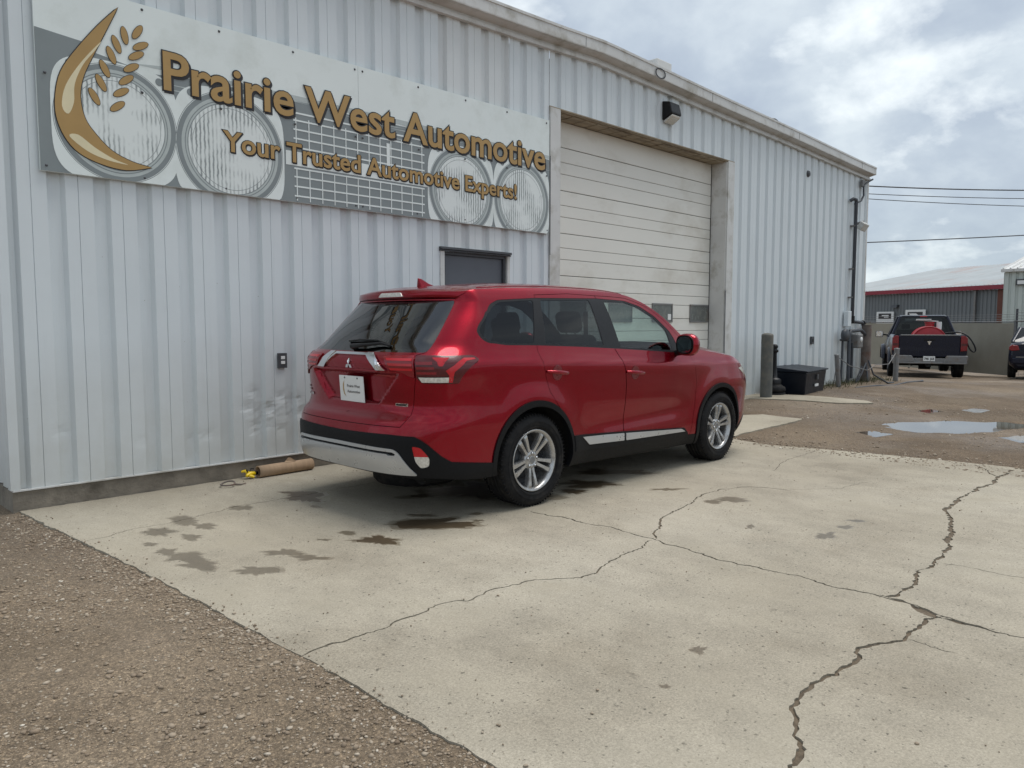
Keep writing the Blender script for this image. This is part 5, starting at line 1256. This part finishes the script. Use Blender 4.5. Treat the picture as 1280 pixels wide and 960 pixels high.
# wheels: tyre, alloy rim with five split spokes, nuts, brake disc
def make_wheel():
    w = empty('wheel'); ro, wd = .345, .225
    b = MB(); h = wd/2
    prof = [(.222, -h*.72), (.235, -h*.90), (.27, -h*1.04), (.30, -h*1.03), (.322, -h*.95), (.336, -h*.82), (.343, -h*.66), (.345, -h*.60)]
    for k in (-.42, -.1, .22, .54):
        prof += [(.345, h*k-.006), (.336, h*k-.004), (.336, h*k+.004), (.345, h*k+.006)]
    prof += [(.345, h*.60), (.343, h*.66), (.336, h*.82), (.322, h*.95), (.30, h*1.03), (.27, h*1.04), (.235, h*.90), (.222, h*.72)]
    b.lathe([(r, y) for r, y in prof], 96, 0, 'Y'); 
    for s_ in (1, -1):
        for rr_ in (.252, .288): b.lathe([(rr_-.003, s_*h*1.02), (rr_, s_*(h*1.04+.004)), (rr_+.003, s_*h*1.02)], 96, 0, 'Y')
    for k in range(72):
        a = 2*math.pi*k/72
        for s_ in (1, -1):
            M = Matrix.Rotation(a+(.02 if s_ > 0 else 0), 4, 'Y'); b.box((.322, s_*h*.80-.010, -.0035), (.3462, s_*h*.80+.010, .0035), M=M)
    b.build('tyre', M_['rubber'], w)
    rim = MB()
    rim.lathe([(.212, h*.70), (.226, h*.86), (.232, h*.90), (.232, h*.94), (.226, h*.95), (.218, h*.90), (.207, h*.80), (.202, h*.5), (.196, -h*.5), (.215, -h*.85)], 72, 0, 'Y')
    fy = h*.62
    rim.lathe([(0, fy+.008), (.028, fy+.010), (.031, fy+.004), (.034, fy+.010), (.062, fy+.006), (.074, fy-.012), (.078, fy-.05)], 40, 0, 'Y')
    for k in range(5):
        for s_ in (1, -1):
            a0 = 2*math.pi*k/5
            # two blades of a split spoke, slightly diverging outwards
            d = Vector((math.cos(a0), 0, math.sin(a0))); t = Vector((-math.sin(a0), 0, math.cos(a0)))
            def pnt(r, off, y): p = d*r+t*off; return Vector((p.x, y, p.z))
            secs = [(.050, .014, .016, fy+.002), (.09, .019, .0135, fy+.008), (.14, .026, .0150, fy+.018), (.190, .0335, .019, h*.84), (.210, .036, .0225, h*.80)]
            vs = []
            for r, o_, hw, y in secs:
                c = s_*o_; vs += [pnt(r, c-hw, y-.012), pnt(r, c-hw*.75, y), pnt(r, c+hw*.75, y), pnt(r, c+hw, y-.012), pnt(r, c+hw, y-.04), pnt(r, c-hw, y-.04)]
            fs = [(i*6+q, i*6+(q+1) % 6, (i+1)*6+(q+1) % 6, (i+1)*6+q) for i in range(len(secs)-1) for q in range(6)]
            rim.add(vs, fs, 0, False)
    rim.build('rim', M_['alloy'], w)
    b = MB()
    for k in range(5):
        a = 2*math.pi*(k+.5)/5; b.lathe([(0, fy+.016), (.008, fy+.015), (.010, fy+.010), (.010, fy-.004)], 6, 0, 'Y', Matrix.Translation((.050*math.cos(a), 0, .050*math.sin(a))))
    b.build('lug_nut', M_['chrome'], w)
    b = MB()
    for k in range(5):
        a = 2*math.pi*(k+.5)/5; b.lathe([(0, fy+.0095), (.014, fy+.0095)], 16, 0, 'Y', Matrix.Translation((.050*math.cos(a), 0, .050*math.sin(a))))
    b.lathe([(0, fy+.0104), (.026, fy+.0104)], 24, 0, 'Y'); b.build('hub_cap', M_['galv'], w)
    b = MB(); b.lathe([(0, h*.1), (.07, h*.12), (.075, h*.02), (.15, h*.0), (.15, -.02), (0, -.02)], 40, 0, 'Y'); b.lathe([(.0, -h*.3), (.205, -h*.3)], 40, 0, 'Y'); b.build('brake_disc', M_['dgrey'], w)
    return w
w0 = make_wheel(); first = True
for hx in HUBS:
    for s in (1, -1):
        w = w0 if first else copy_tree(w0); first = False
        w.parent = car; w.location = (hx, -s*.775, .343); w.rotation_euler = (0, R(17 if hx < 2 else 49), 0 if s < 0 else math.pi)
M_['mud_flap'] = M_['black']

# ------------------------------------------------------------------ parked pickup
def place(o, x, y, z, rz): o.location = (x, y, z); o.rotation_euler = (0, 0, rz)
trk = empty('pickup_truck', label='dark navy pickup truck seen from behind, a red tank showing above its tailgate', cat='pickup')
# local frame: x forward from the rear bumper, y left, z up
HD = R(21)
place(trk, 23.55, .72, gh(24.4, 1.0, False)+.02, HD)
NV = M_['navy']
def loft(b, secs, m=0, smooth=True, cap=True):
    # secs: list of (x, [(y, z)...]) closed loops of equal length
    n = len(secs[0][1]); vs = [(x, y, z) for x, lp in secs for y, z in lp]
    b.add(vs, [(i*n+k, i*n+(k+1) % n, (i+1)*n+(k+1) % n, (i+1)*n+k) for i in range(len(secs)-1) for k in range(n)], m, smooth)
    if cap: b.add(vs[:n], [tuple(range(n))[::-1]], m); b.add(vs[-n:], [tuple(range(n))], m)
def half(pts): return pts+[(-y, z) for y, z in pts[::-1]]
b = MB()
bed = [(.80, .62), (.98, .66), (1.005, .80), (1.0, 1.0), (.985, 1.20), (.965, 1.29), (.93, 1.31)]
inner = [(.86, 1.30), (.82, 1.22), (.80, .80), (.0, .78)]
for s in (1, -1):   # bed sides
    loft(b, [(x, [(s*y*k, z) for y, z in [(.80, .62), (.98, .66), (1.005, .80), (1.0, 1.0), (.985, 1.20), (.965, 1.29), (.93, 1.31), (.86, 1.30), (.82, 1.22), (.80, .70)]]) for x, k in ((.06, .985), (.12, 1), (2.0, 1))])
b.box((.1, -.8, .70), (2.0, .8, .76)); b.box((1.94, -.85, .62), (2.0, .85, 1.30)); b.build('bed', NV, trk)
b = MB()
for s in (1, -1):   # rear wheel-arch flares
    vs = []; n = 14
    for yy, r in ((.99, .50), (1.05, .47), (1.06, .42), (.96, .41)): vs += [(1.25+r*math.cos(math.pi*i/n), s*yy, .42+r*math.sin(math.pi*i/n)*1.0) for i in range(n+1)]
    b.add(vs, [(q*(n+1)+i, q*(n+1)+i+1, (q+1)*(n+1)+i+1, (q+1)*(n+1)+i) for q in range(3) for i in range(n)], 0, True)
    vs = []
    for yy, r in ((1.0, .52), (1.10, .49), (1.11, .43), (.98, .42)): vs += [(4.78+r*math.cos(math.pi*i/n), s*yy, .42+r*math.sin(math.pi*i/n)*1.0) for i in range(n+1)]
    b.add(vs, [(q*(n+1)+i, q*(n+1)+i+1, (q+1)*(n+1)+i+1, (q+1)*(n+1)+i) for q in range(3) for i in range(n)], 0, True)
b.split('wheel_flare', NV, trk)
b = MB(); b.prism([(-.79, .66), (.79, .66), (.80, .85), (.80, 1.28), (.78, 1.305), (-.78, 1.305), (-.80, 1.28), (-.80, .85)], .0, .07, 'X'); tgt = b.build('tailgate', NV, trk, bevel=.015)
b = MB(); b.box((-.008, -.77, 1.285), (.075, .77, 1.318)); b.build('tailgate_cap', M_['galv'], tgt, bevel=.008)
b = MB(); b.box((-.018, -.14, 1.14), (-.001, .14, 1.20)); b.build('handle', M_['black'], tgt, bevel=.008)
b = MB(); hd = [(-.045, 1.13), (-.05, 1.10), (-.03, 1.085), (-.022, 1.05), (-.010, 1.015), (.010, 1.015), (.022, 1.05), (.03, 1.085), (.05, 1.10), (.045, 1.13), (.02, 1.115), (0, 1.125), (-.02, 1.115)]
b.prism(hd, -.022, -.001, 'X'); b.build('emblem', M_['chrome'], tgt)
b = MB(); sec = lambda k: half([(0, 0)])
cabs = [(1.98, .93), (2.03, .98), (3.2, 1.0), (4.15, .98)]
loft(b, [(x, half([(w*.88, .55), (w, .62), (w*1.01, .9), (w*.985, 1.12), (w*.95, 1.22)])) for x, w in cabs]); 
loft(b, [(x, half([(w*.88, .60), (w, .66), (w*1.0, .9), (w*.97, 1.06), (w*.85, 1.14+dz)])) for x, w, dz in ((4.15, .99, .05), (4.8, .99, .04), (5.45, .95, 0), (5.62, .88, -.05))]); b.build('cab_body', NV, trk)
b = MB(); loft(b, [(2.22, half([(.66, 1.86), (.60, 1.90)])), (2.35, half([(.685, 1.87), (.62, 1.925)])), (3.1, half([(.69, 1.87), (.62, 1.93)])), (3.45, half([(.67, 1.83), (.6, 1.89)]))])
for s in (1, -1):
    for p0, p1, r in [((1.99, .92, 1.2), (2.22, .665, 1.87), .045), ((2.95, .95, 1.2), (2.85, .69, 1.88), .045), ((4.15, .93, 1.2), (3.42, .66, 1.85), .04)]:
        b.tube([(p0[0], s*p0[1], p0[2]), (p1[0], s*p1[1], p1[2])], r, 6)
b.build('cab_roof', NV, trk)
b = MB(); b.add([(1.975, -.90, 1.215), (1.975, .90, 1.215), (2.20, .66, 1.86), (2.20, -.66, 1.86)], [(0, 1, 2, 3)]); M_['glass_truck'] = glass('dark_cab_glass', (.10, .11, .12), .03); b.build('rear_window', M_['glass_truck'], trk)
b = MB()
for s in (1, -1): b.add([(2.02, s*.945, 1.22), (4.12, s*.94, 1.2), (3.42, s*.68, 1.84), (2.24, s*.68, 1.86)], [(0, 1, 2, 3)])
b.split('side_window', M_['glass_truck'], trk)
b = MB(); b.add([(4.18, -.90, 1.2), (4.18, .90, 1.2), (3.47, .64, 1.85), (3.47, -.64, 1.85)], [(0, 1, 2, 3)]); b.build('windshield', M_['glass_clear'], trk)
b = MB(); b.box((2.1, -.85, .7), (4.1, .85, 1.15)); 
for y in (-.45, .45): b.box((2.9, y-.27, 1.1), (3.05, y+.27, 1.45)); b.box((2.92, y-.13, 1.47), (3.02, y+.13, 1.63))
b.build('cab_interior', M_['cabin'], trk, bevel=.03)
b = MB(); b.box((2.19, -.10, 1.865), (2.23, .10, 1.895)); b.build('brake_light', M_['redlens_hot'], trk)
for s in (1, -1):
    b = MB(); b.prism([(s*.815, .83), (s*.985, .85), (s*.99, 1.22), (s*.90, 1.29), (s*.815, 1.28)], -.015, .05, 'X'); tl = b.build('tail_light', M_['redlens'], trk, bevel=.01)
    b = MB(); b.prism([(s*.83, .99), (s*.97, .99), (s*.97, 1.06), (s*.83, 1.06)], -.022, -.012, 'X'); b.build('reverse_lens', M_['redlens_dark'], tl)
    b = MB(); b.prism([(s*.36, .50), (s*.98, .49), (s*1.01, .60), (s*1.0, .70), (s*.46, .70)], -.14, .02, 'X'); b.build('bumper_wing', M_['galv'], trk, bevel=.02)
    m = empty('door_mirror'); m.parent = trk; m.location = (3.95, s*1.2, 1.28)
    b = MB(); b.box((-.06, -.12, -.10), (.06, .12, .12)); b.build('mirror_shell', M_['black'], m, bevel=.03); b = MB(); b.box((-.066, -.10, -.08), (-.061, .10, .10)); b.build('mirror_glass', M_['chrome'], m)
    b = MB(); b.tube([(0, -s*.1, 0), (0, -s*.3, -.03)], .03, 8); b.build('mirror_arm', M_['black'], m)
b = MB(); b.box((-.10, -.46, .47), (.02, .46, .62)); b.box((-.16, -.98, .455), (-.04, .98, .50)); b.build('bumper_step', M_['galv'], trk, bevel=.012)
b = MB(); b.box((-.118, -.155, .535), (-.108, .155, .68)); npk = b.build('number_plate', M_['white'], trk, bevel=.002)
def plate_text(s, par, x, z, cap, w, yc=0):
    o = text_obj('plate_text', s, 0, w, 0, cap, M_['ink'], 0, .003, .001, par)
    for v in o.data.vertices: X, Y, Z = v.co; v.co = (x+Y, yc+w/2-X, z+Z)
plate_text('746  JLB', npk, -.1195, .575, .062, .25)
b = MB(); b.box((.3, -.55, .42), (5.2, .55, .60)); b.tube([(1.25, -.9, .40), (1.25, .9, .40)], .07, 10); b.tube([(1.25, -.16, .38), (1.25, .16, .38)], .16, 12); b.tube([(-.05, .45, .42), (.8, .45, .40)], .04, 8); b.box((-.12, -.06, .36), (.3, .06, .44)); b.build('chassis', M_['under'], trk)
def simple_wheel(r, w, m_rim):
    wh = empty('wheel'); b = MB(); h = w/2
    b.lathe([(r*.60, -h*.8), (r*.72, -h), (r*.93, -h), (r, -h*.75), (r, -h*.1), (r*.975, -h*.06), (r*.975, h*.06), (r, h*.1), (r, h*.75), (r*.93, h), (r*.72, h), (r*.60, h*.8)], 40, 0, 'Y'); b.build('tyre', M_['rubber'], wh)
    b = MB(); b.lathe([(0, h*.45), (r*.2, h*.5), (r*.3, h*.3), (r*.52, h*.55), (r*.58, h*.85), (r*.61, h*.86), (r*.60, -h*.8)], 40, 0, 'Y'); b.lathe([(0, -h*.3), (r*.6, -h*.3)], 40, 0, 'Y'); b.build('rim', m_rim, wh); return wh
w1 = simple_wheel(.40, .27, M_['alloy'])
for i, (x, s) in enumerate([(1.25, 1), (1.25, -1), (4.78, 1), (4.78, -1)]):
    w = w1 if i == 0 else copy_tree(w1); w.parent = trk; w.location = (x, s*.90, .40-.02); w.rotation_euler = (0, 0, 0 if s > 0 else math.pi)
# load in the bed
t = empty('red_tank', label='round red tank with white cap sitting in the pickup bed', cat='tank'); place(t, *(trk.matrix_basis @ Vector((1.25, -.02, .765))).to_tuple() if False else (0, 0, 0), 0)
Mtr = Matrix.Translation(trk.location) @ Matrix.Rotation(HD, 4, 'Z')
t.location = Mtr @ Vector((1.15, -.05, .77)); t.rotation_euler = (0, 0, HD)
b = MB(); b.lathe([(0, -.50), (.40, -.50), (.44, -.48), (.455, -.50), (.47, -.48), (.47, .48), (.455, .50), (.40, .50), (0, .50)], 40, 0, 'X', Matrix.Translation((0, 0, .36)) @ Matrix.Diagonal((1, 1, .92, 1))); b.build('shell', M_['red'], t)
b = MB(); b.tube([(-.2, -.02, .80), (-.2, -.02, .90)], .13, 20); b.tube([(-.2, -.02, .90), (-.2, -.02, .93)], .15, 20); b.build('filler_neck', M_['red'], t)
b = MB(); b.tube([(-.25, -.27, .70), (-.25, -.27, .93)], .075, 16); b.build('cap', M_['white'], t)
b = MB(); b.box((-.3, -.30, .955), (-.1, .30, .985), M=Matrix.Translation((0, .12, 0)) @ Matrix.Rotation(R(4), 4, 'X')); b.box((-.35, -.05, .99), (-.2, .35, 1.02)); b.build('strap_board', M_['white'], t)
b = MB(); pts = [Mtr @ Vector(p) for p in [(.9, -.5, 1.35), (.8, -.85, 1.38), (.7, -1.06, 1.28), (.65, -1.22, 1.05), (.62, -1.28, .86), (.6, -1.22, .80), (.6, -1.12, .90), (.6, -1.02, 1.15)]]
sp_ = []
for i in range(len(pts)-1):
    p0, p1, p2, p3 = pts[max(i-1, 0)], pts[i], pts[i+1], pts[min(i+2, len(pts)-1)]
    for q in range(5): tt = q/5; sp_.append(.5*((2*p1)+(p2-p0)*tt+(2*p0-5*p1+4*p2-p3)*tt*tt+(3*p1-p0-3*p2+p3)*tt**3))
b.tube(sp_, .022, 8); tag(b.build('rubber_hose', M_['black']), 'black rubber hose looping out over the right side of the pickup bed', 'hose')

# ------------------------------------------------------------------ navy sedan at the right edge
sed = empty('parked_sedan', label='dark blue sedan cut off by the right edge of the view, left tail light showing', cat='car')
place(sed, 23.45, -2.22, gh(23.5, -2, False), R(10))
b = MB()
def bs(x, w, zt, zb=.26, hi=.66): return (x, half([(w*.82, zb), (w*.97, zb+.12), (w, .58), (w*.985, zt-.16), (w*.93, zt-.05), (w*.62, zt)]))
loft(b, [bs(.0, .78, .98, .36), bs(.06, .86, 1.02, .30), bs(.5, .89, 1.04), bs(.95, .90, 1.0), bs(3.2, .90, .98), bs(3.9, .88, .92), bs(4.4, .80, .82), bs(4.55, .68, .70, .3)]); b.build('body', NV, sed)
b = MB(); loft(b, [(1.25, half([(.64, 1.39), (.5, 1.425)])), (1.6, half([(.66, 1.42), (.5, 1.46)])), (2.3, half([(.66, 1.42), (.5, 1.455)])), (2.6, half([(.62, 1.38), (.5, 1.41)]))])
for s in (1, -1):
    for p0, p1 in [((.55, .80, 1.0), (1.25, .64, 1.39)), ((1.95, .85, 1.0), (1.9, .66, 1.42)), ((3.35, .82, .97), (2.6, .62, 1.38))]: b.tube([(p0[0], s*p0[1], p0[2]), (p1[0], s*p1[1], p1[2])], .04, 6)
b.build('roof', NV, sed)
b = MB(); b.add([(.50, -.76, 1.025), (.50, .76, 1.025), (1.22, .62, 1.39), (1.22, -.62, 1.39)], [(0, 1, 2, 3)]); b.build('rear_window', M_['glass_truck'], sed)
b = MB()
for s in (1, -1): b.add([(.62, s*.80, 1.0), (3.3, s*.82, .98), (2.6, s*.64, 1.38), (1.26, s*.655, 1.39)], [(0, 1, 2, 3)])
b.split('side_window', M_['glass_truck'], sed)
b = MB(); b.add([(3.38, -.8, .97), (3.38, .8, .97), (2.63, .6, 1.38), (2.63, -.6, 1.38)], [(0, 1, 2, 3)]); b.build('windshield', M_['glass_truck'], sed)
for s in (1, -1):
    b = MB(); b.prism([(s*.62, .80), (s*.80, .78), (s*.875, .81), (s*.865, .90), (s*.80, .95), (s*.66, .93)], -.02, .20, 'X'); b.build('tail_light', M_['redlens'], sed, bevel=.015)
b = MB(); b.box((-.06, -.80, .42), (.06, .80, .60)); b.build('rear_bumper', NV, sed, bevel=.04)
b = MB(); b.box((-.066, -.70, .60), (.0, .70, .625)); b.build('bumper_strip', M_['galv'], sed, bevel=.005)
b = MB(); b.box((.2, -.7, .24), (4.2, .7, .40)); b.build('underbody', M_['under'], sed)
w2_ = simple_wheel(.315, .20, M_['alloy'])
for i, (x, s) in enumerate([(.95, 1), (.95, -1), (3.6, 1), (3.6, -1)]):
    w = w2_ if i == 0 else copy_tree(w2_); w.parent = sed; w.location = (x, s*.80, .305); w.rotation_euler = (0, 0, 0 if s > 0 else math.pi)

# ------------------------------------------------------------------ fence behind
def slat_mat():
    m, t, p = bsdf('beige_slatted_chainlink')
    c = ramp(t, tex(t, 'ShaderNodeTexNoise', 1.4, 5, .6), [(.3, (.27, .245, .19)), (.7, (.34, .31, .245))])
    co = N(t, 'ShaderNodeTexCoord'); mp = N(t, 'ShaderNodeMapping'); mp.inputs['Rotation'].default_value = (R(45), 0, 0); L(t, co.outputs['Object'], mp.inputs[0])
    br = N(t, 'ShaderNodeTexBrick'); br.inputs['Scale'].default_value = 14; br.inputs['Mortar Size'].default_value = .012; br.offset = 0
    rot = N(t, 'ShaderNodeSeparateXYZ'); L(t, mp.outputs[0], rot.inputs[0]); cb_ = N(t, 'ShaderNodeCombineXYZ'); L(t, rot.outputs[1], cb_.inputs[0]); L(t, rot.outputs[2], cb_.inputs[1]); L(t, cb_.outputs[0], br.inputs['Vector'])
    c = mixc(t, br.outputs['Fac'], c, (.30, .30, .28)); L(t, c, p.inputs['Base Color']); p.inputs['Roughness'].default_value = .8
    return m
M_['slat'] = slat_mat()
FA, FB_ = Vector((27.5, -.62, 0)), Vector((33.5, 7.5, 0)); fdir = (FB_-FA).normalized(); flen = (FB_-FA).length; frot = math.atan2(fdir.y, fdir.x)-math.pi/2
fz = gh(27.5, -.6, False)
fn = empty('slatted_fence', (FA.x, FA.y, fz), frot, 'beige privacy-slatted chain-link fence running behind the pickup', 'fence')
b = MB(); b.box((-.012, 0, .04), (.012, flen, 1.74)); b.build('slat_panel', M_['slat'], fn)
b = MB(); b.tube([(0, 0, 1.78), (0, flen, 1.78)], .022, 8); b.build('top_rail', M_['galv'], fn)
for i in range(4):
    b = MB(); b.tube([(.03, i*2.5, 0), (.03, i*2.5, 1.82)], .035, 10); b.build('fence_post', M_['galv'], fn)
b = MB()
for k in range(3): b.tube([(0, 0, 1.86+.08*k), (0, flen*.5, 1.85+.08*k), (0, flen, 1.86+.08*k)], .006, 5)
b.build('wire', M_['galv'], fn)
f2 = empty('open_fence', (FA.x+.02, FA.y-.05, fz), frot+R(18), 'open wire mesh fence continuing right of the beige slatted fence', 'fence')
b = MB()
for y in np.arange(0, -9, -.16): b.tube([(0, y, .05), (0, y, 1.78)], .004, 3, caps=False)
for z in np.arange(.1, 1.8, .16): b.tube([(0, 0, z), (0, -9, z)], .004, 3, caps=False)
mp_ = b.build('mesh_panel', M_['galv'], f2)
b = MB(); b.tube([(0, 0, 1.80), (0, -9, 1.80)], .022, 8); b.tube([(0, 0, 1.0), (0, -9, 1.0)], .015, 8); b.build('top_rail', M_['galv'], f2)
for i in range(4): b = MB(); b.tube([(.03, -i*2.6-.9*(i > 0), 0), (.03, -i*2.6-.9*(i > 0), 2.2)], .035, 10); b.build('fence_post', M_['dgrey'], f2)
b = MB()
for k in range(3): b.tube([(0, 0, 1.88+.1*k), (0, -9, 1.88+.1*k)], .006, 5)
b.build('wire', M_['galv'], f2)
# ------------------------------------------------------------------ far buildings
M_['greysiding'] = siding_mat('grey_ribbed_siding', (.16, .175, .185), (.14, .14, .13))
M_['farwhite'] = siding_mat('pale_green_ribbed_siding', (.50, .55, .52), (.4, .4, .36))
M_['faded_roof'] = mat('peeling_pale_roof', (.33, .36, .375), .6, var=.10, vs=.8, grime=(.33, .22, .20), gs=.55, stretch=(1, .35, 1), bmp=.2)
M_['redtrim'] = mat('red_fascia_trim', (.25, .012, .03), .4)
M_['brownwall'] = mat('brown_red_wall', (.13, .045, .03), .7)
def frame(A, B): d = (B-A).normalized(); return d, Vector((-d.y, d.x, 0)), (B-A).length, math.atan2(d.y, d.x)
A, B = Vector((51.0, 4.4, -.25)), Vector((56.9, 16.3, -.25)); d, nrm, Lg, ang = frame(A, B); nrm = -nrm  # away from the camera
gb = empty('grey_warehouse', A, ang, 'low grey ribbed warehouse with red fascia and faded pale roof beyond the fence', 'building')
# local: x along the facade to the left, -y away from camera
b = MB(); n = int(Lg/.28); vs = []
for i in range(n+1): x = i*.28; vs += [(x, 0, 0), (x+.10, 0, 0), (x+.13, -.05, 0), (x+.24, -.05, 0)]
k = len(vs); b.add(vs+[(x, y, 3.66) for x, y, z in vs], [(i, i+1, k+i+1, k+i) for i in range(k-1)]); b.build('wall', M_['greysiding'], gb)
b = MB(); b.box((-.62, .03, 0), (.62, .08, 3.64)); b.build('brown_panel', M_['brownwall'], gb)
b = MB(); b.box((-.7, .0, 3.66), (Lg+3, .30, 3.92)); b.build('fascia', M_['redtrim'], gb)
b = MB(); nn = 60
vs = []
for i in range(nn+1):
    x = -.7+(Lg+4)*i/nn; vs += [(x, .30, 3.93), (x, -13, 6.2)]
b.add(vs, [(2*i, 2*i+2, 2*i+3, 2*i+1) for i in range(nn)]); 
for i in range(nn): x = -.7+(Lg+4)*i/nn; b.add([(x, .3, 3.935), (x+.04, .3, 3.97), (x+.08, .3, 3.935), (x, -13, 6.205), (x+.04, -13, 6.24), (x+.08, -13, 6.205)], [(0, 1, 4, 3), (1, 2, 5, 4)])
b.build('roof', M_['faded_roof'], gb)
b = MB(); b.box((2.0, .05, 0), (2.12, .17, 3.66)); b.build('downpipe', M_['galv'], gb)
b = MB(); b.prism([(.0, 2.75), (.28, 2.70), (.22, 2.9), (.0, 2.92)], 7.9, 8.4, 'X'); b.build('wall_lamp', M_['dgrey'], gb)
for i, (u0, u1, z0, z1, lab) in enumerate([(5.6, 7.2, 1.8, 2.55, 'small white-framed black sign on the grey warehouse, above the middle of the pickup roof'), (8.2, 9.7, 1.2, 2.45, 'white-framed sign with black bars on the grey warehouse, left of the pickup cab')]):
    Rm = Matrix.Translation(A) @ Matrix.Rotation(ang, 4, 'Z')
    s_ = empty('wall_sign', Rm @ Vector((0, .12, 0)), ang, lab, 'sign')
    b = MB(); b.box((u0, .0, z0), (u1, .06, z1)); b.build('board', M_['white'], s_)
    b = MB()
    if i == 0: b.box((u0+.2, .062, z0+.22), (u1-.2, .08, z1-.15))
    else: b.box((u0+.2, .062, z0+.75), (u1-.2, .08, z1-.12)); b.box((u0+.2, .062, z0+.2), (u1-.2, .08, z0+.32))
    b.build('black_band', M_['ink'], s_); b = MB()
    if i == 0: b.add([(u0+.45, .084, z0+.35), (u1-.5, .084, z0+.35), (u1-.3, .084, z0+.5), (u0+.7, .084, z0+.5)], [(0, 1, 2, 3)])
    else: b.box((u0+.4, .082, z0+.95), (u1-.5, .086, z0+1.02)); b.box((u0+.4, .082, z0+.85), (u1-.7, .086, z0+.90))
    b.build('light_mark', M_['white'], s_)
A, B = Vector((43.0, 2.95, -.3)), Vector((43.3, -8.2, -.3)); d, nrm, Lg, ang = frame(A, B)
wb_ = empty('pale_warehouse', A, ang, 'pale green-white ribbed metal building with pitched roof at the right edge', 'building')
b = MB(); vs = []
for i in range(int(14/.3)): x = i*.3; vs += [(x, 0, 0), (x+.16, 0, 0), (x+.19, .06, 0), (x+.27, .06, 0)]
k = len(vs); b.add(vs+[(x, y, 4.22) for x, y, z in vs], [(i, i+1, k+i+1, k+i) for i in range(k-1)]); b.box((-.05, .08, 0), (.05, 12, 4.2)); b.build('wall', M_['farwhite'], wb_)
b = MB(); b.box((-.15, -.18, 4.22), (14, .1, 4.36)); b.build('eave_gutter', M_['trim'], wb_)
b = MB(); b.add([(-.15, -.15, 4.37), (14, -.15, 4.37), (14, 7, 5.6), (-.15, 7, 5.6)], [(0, 1, 2, 3)])
for i in range(45): x = -.1+i*.3; b.add([(x, -.16, 4.375), (x+.04, -.16, 4.43), (x+.08, -.16, 4.375), (x, 7, 5.605), (x+.04, 7, 5.66), (x+.08, 7, 5.605)], [(0, 1, 4, 3), (1, 2, 5, 4)])
b.build('roof', M_['trim'], wb_)
b = MB(); b.box((.5, -.12, 3.55), (.95, -.02, 3.85)); fl = b.build('wall_lamp', M_['dgrey'], wb_); b = MB(); b.box((.56, -.14, 3.60), (.89, -.122, 3.78)); b.build('lamp_lens', M_['white'], fl)
# overhead wires
def wire(p0, p1, sag, r, lab):
    pts = [Vector(p0).lerp(Vector(p1), t/24)-Vector((0, 0, sag*4*(t/24)*(1-t/24))) for t in range(25)]
    b = MB(); b.tube(pts, r, 6); tag(b.build('overhead_wire', M_['pipe']), lab, 'power line', 'overhead wires behind the workshop')
def ext(a, c, f0, f1): a, c = Vector(a), Vector(c); return a+(a-c)*f0, c+(c-a)*f1
for a, c, sg_, r, lab in [((40.26, 8.46, 8.76), (46.08, 2.55, 8.55), .35, .034, 'topmost and thickest of the overhead wires crossing the sky right of the workshop'), ((40.26, 8.46, 8.32), (46.08, 2.55, 8.08), .3, .02, 'second overhead wire from the top in the sky right of the workshop'), ((40.26, 8.46, 8.06), (46.08, 2.55, 7.69), .3, .02, 'third overhead wire from the top in the sky right of the workshop'), ((40.26, 8.46, 5.69), (46.08, 2.55, 6.07), .12, .03, 'lowest overhead wire, rising to the right just above the warehouse roofs')]:
    p0, p1 = ext(a, c, .9, .9); wire(p0, p1, sg_, r, lab)
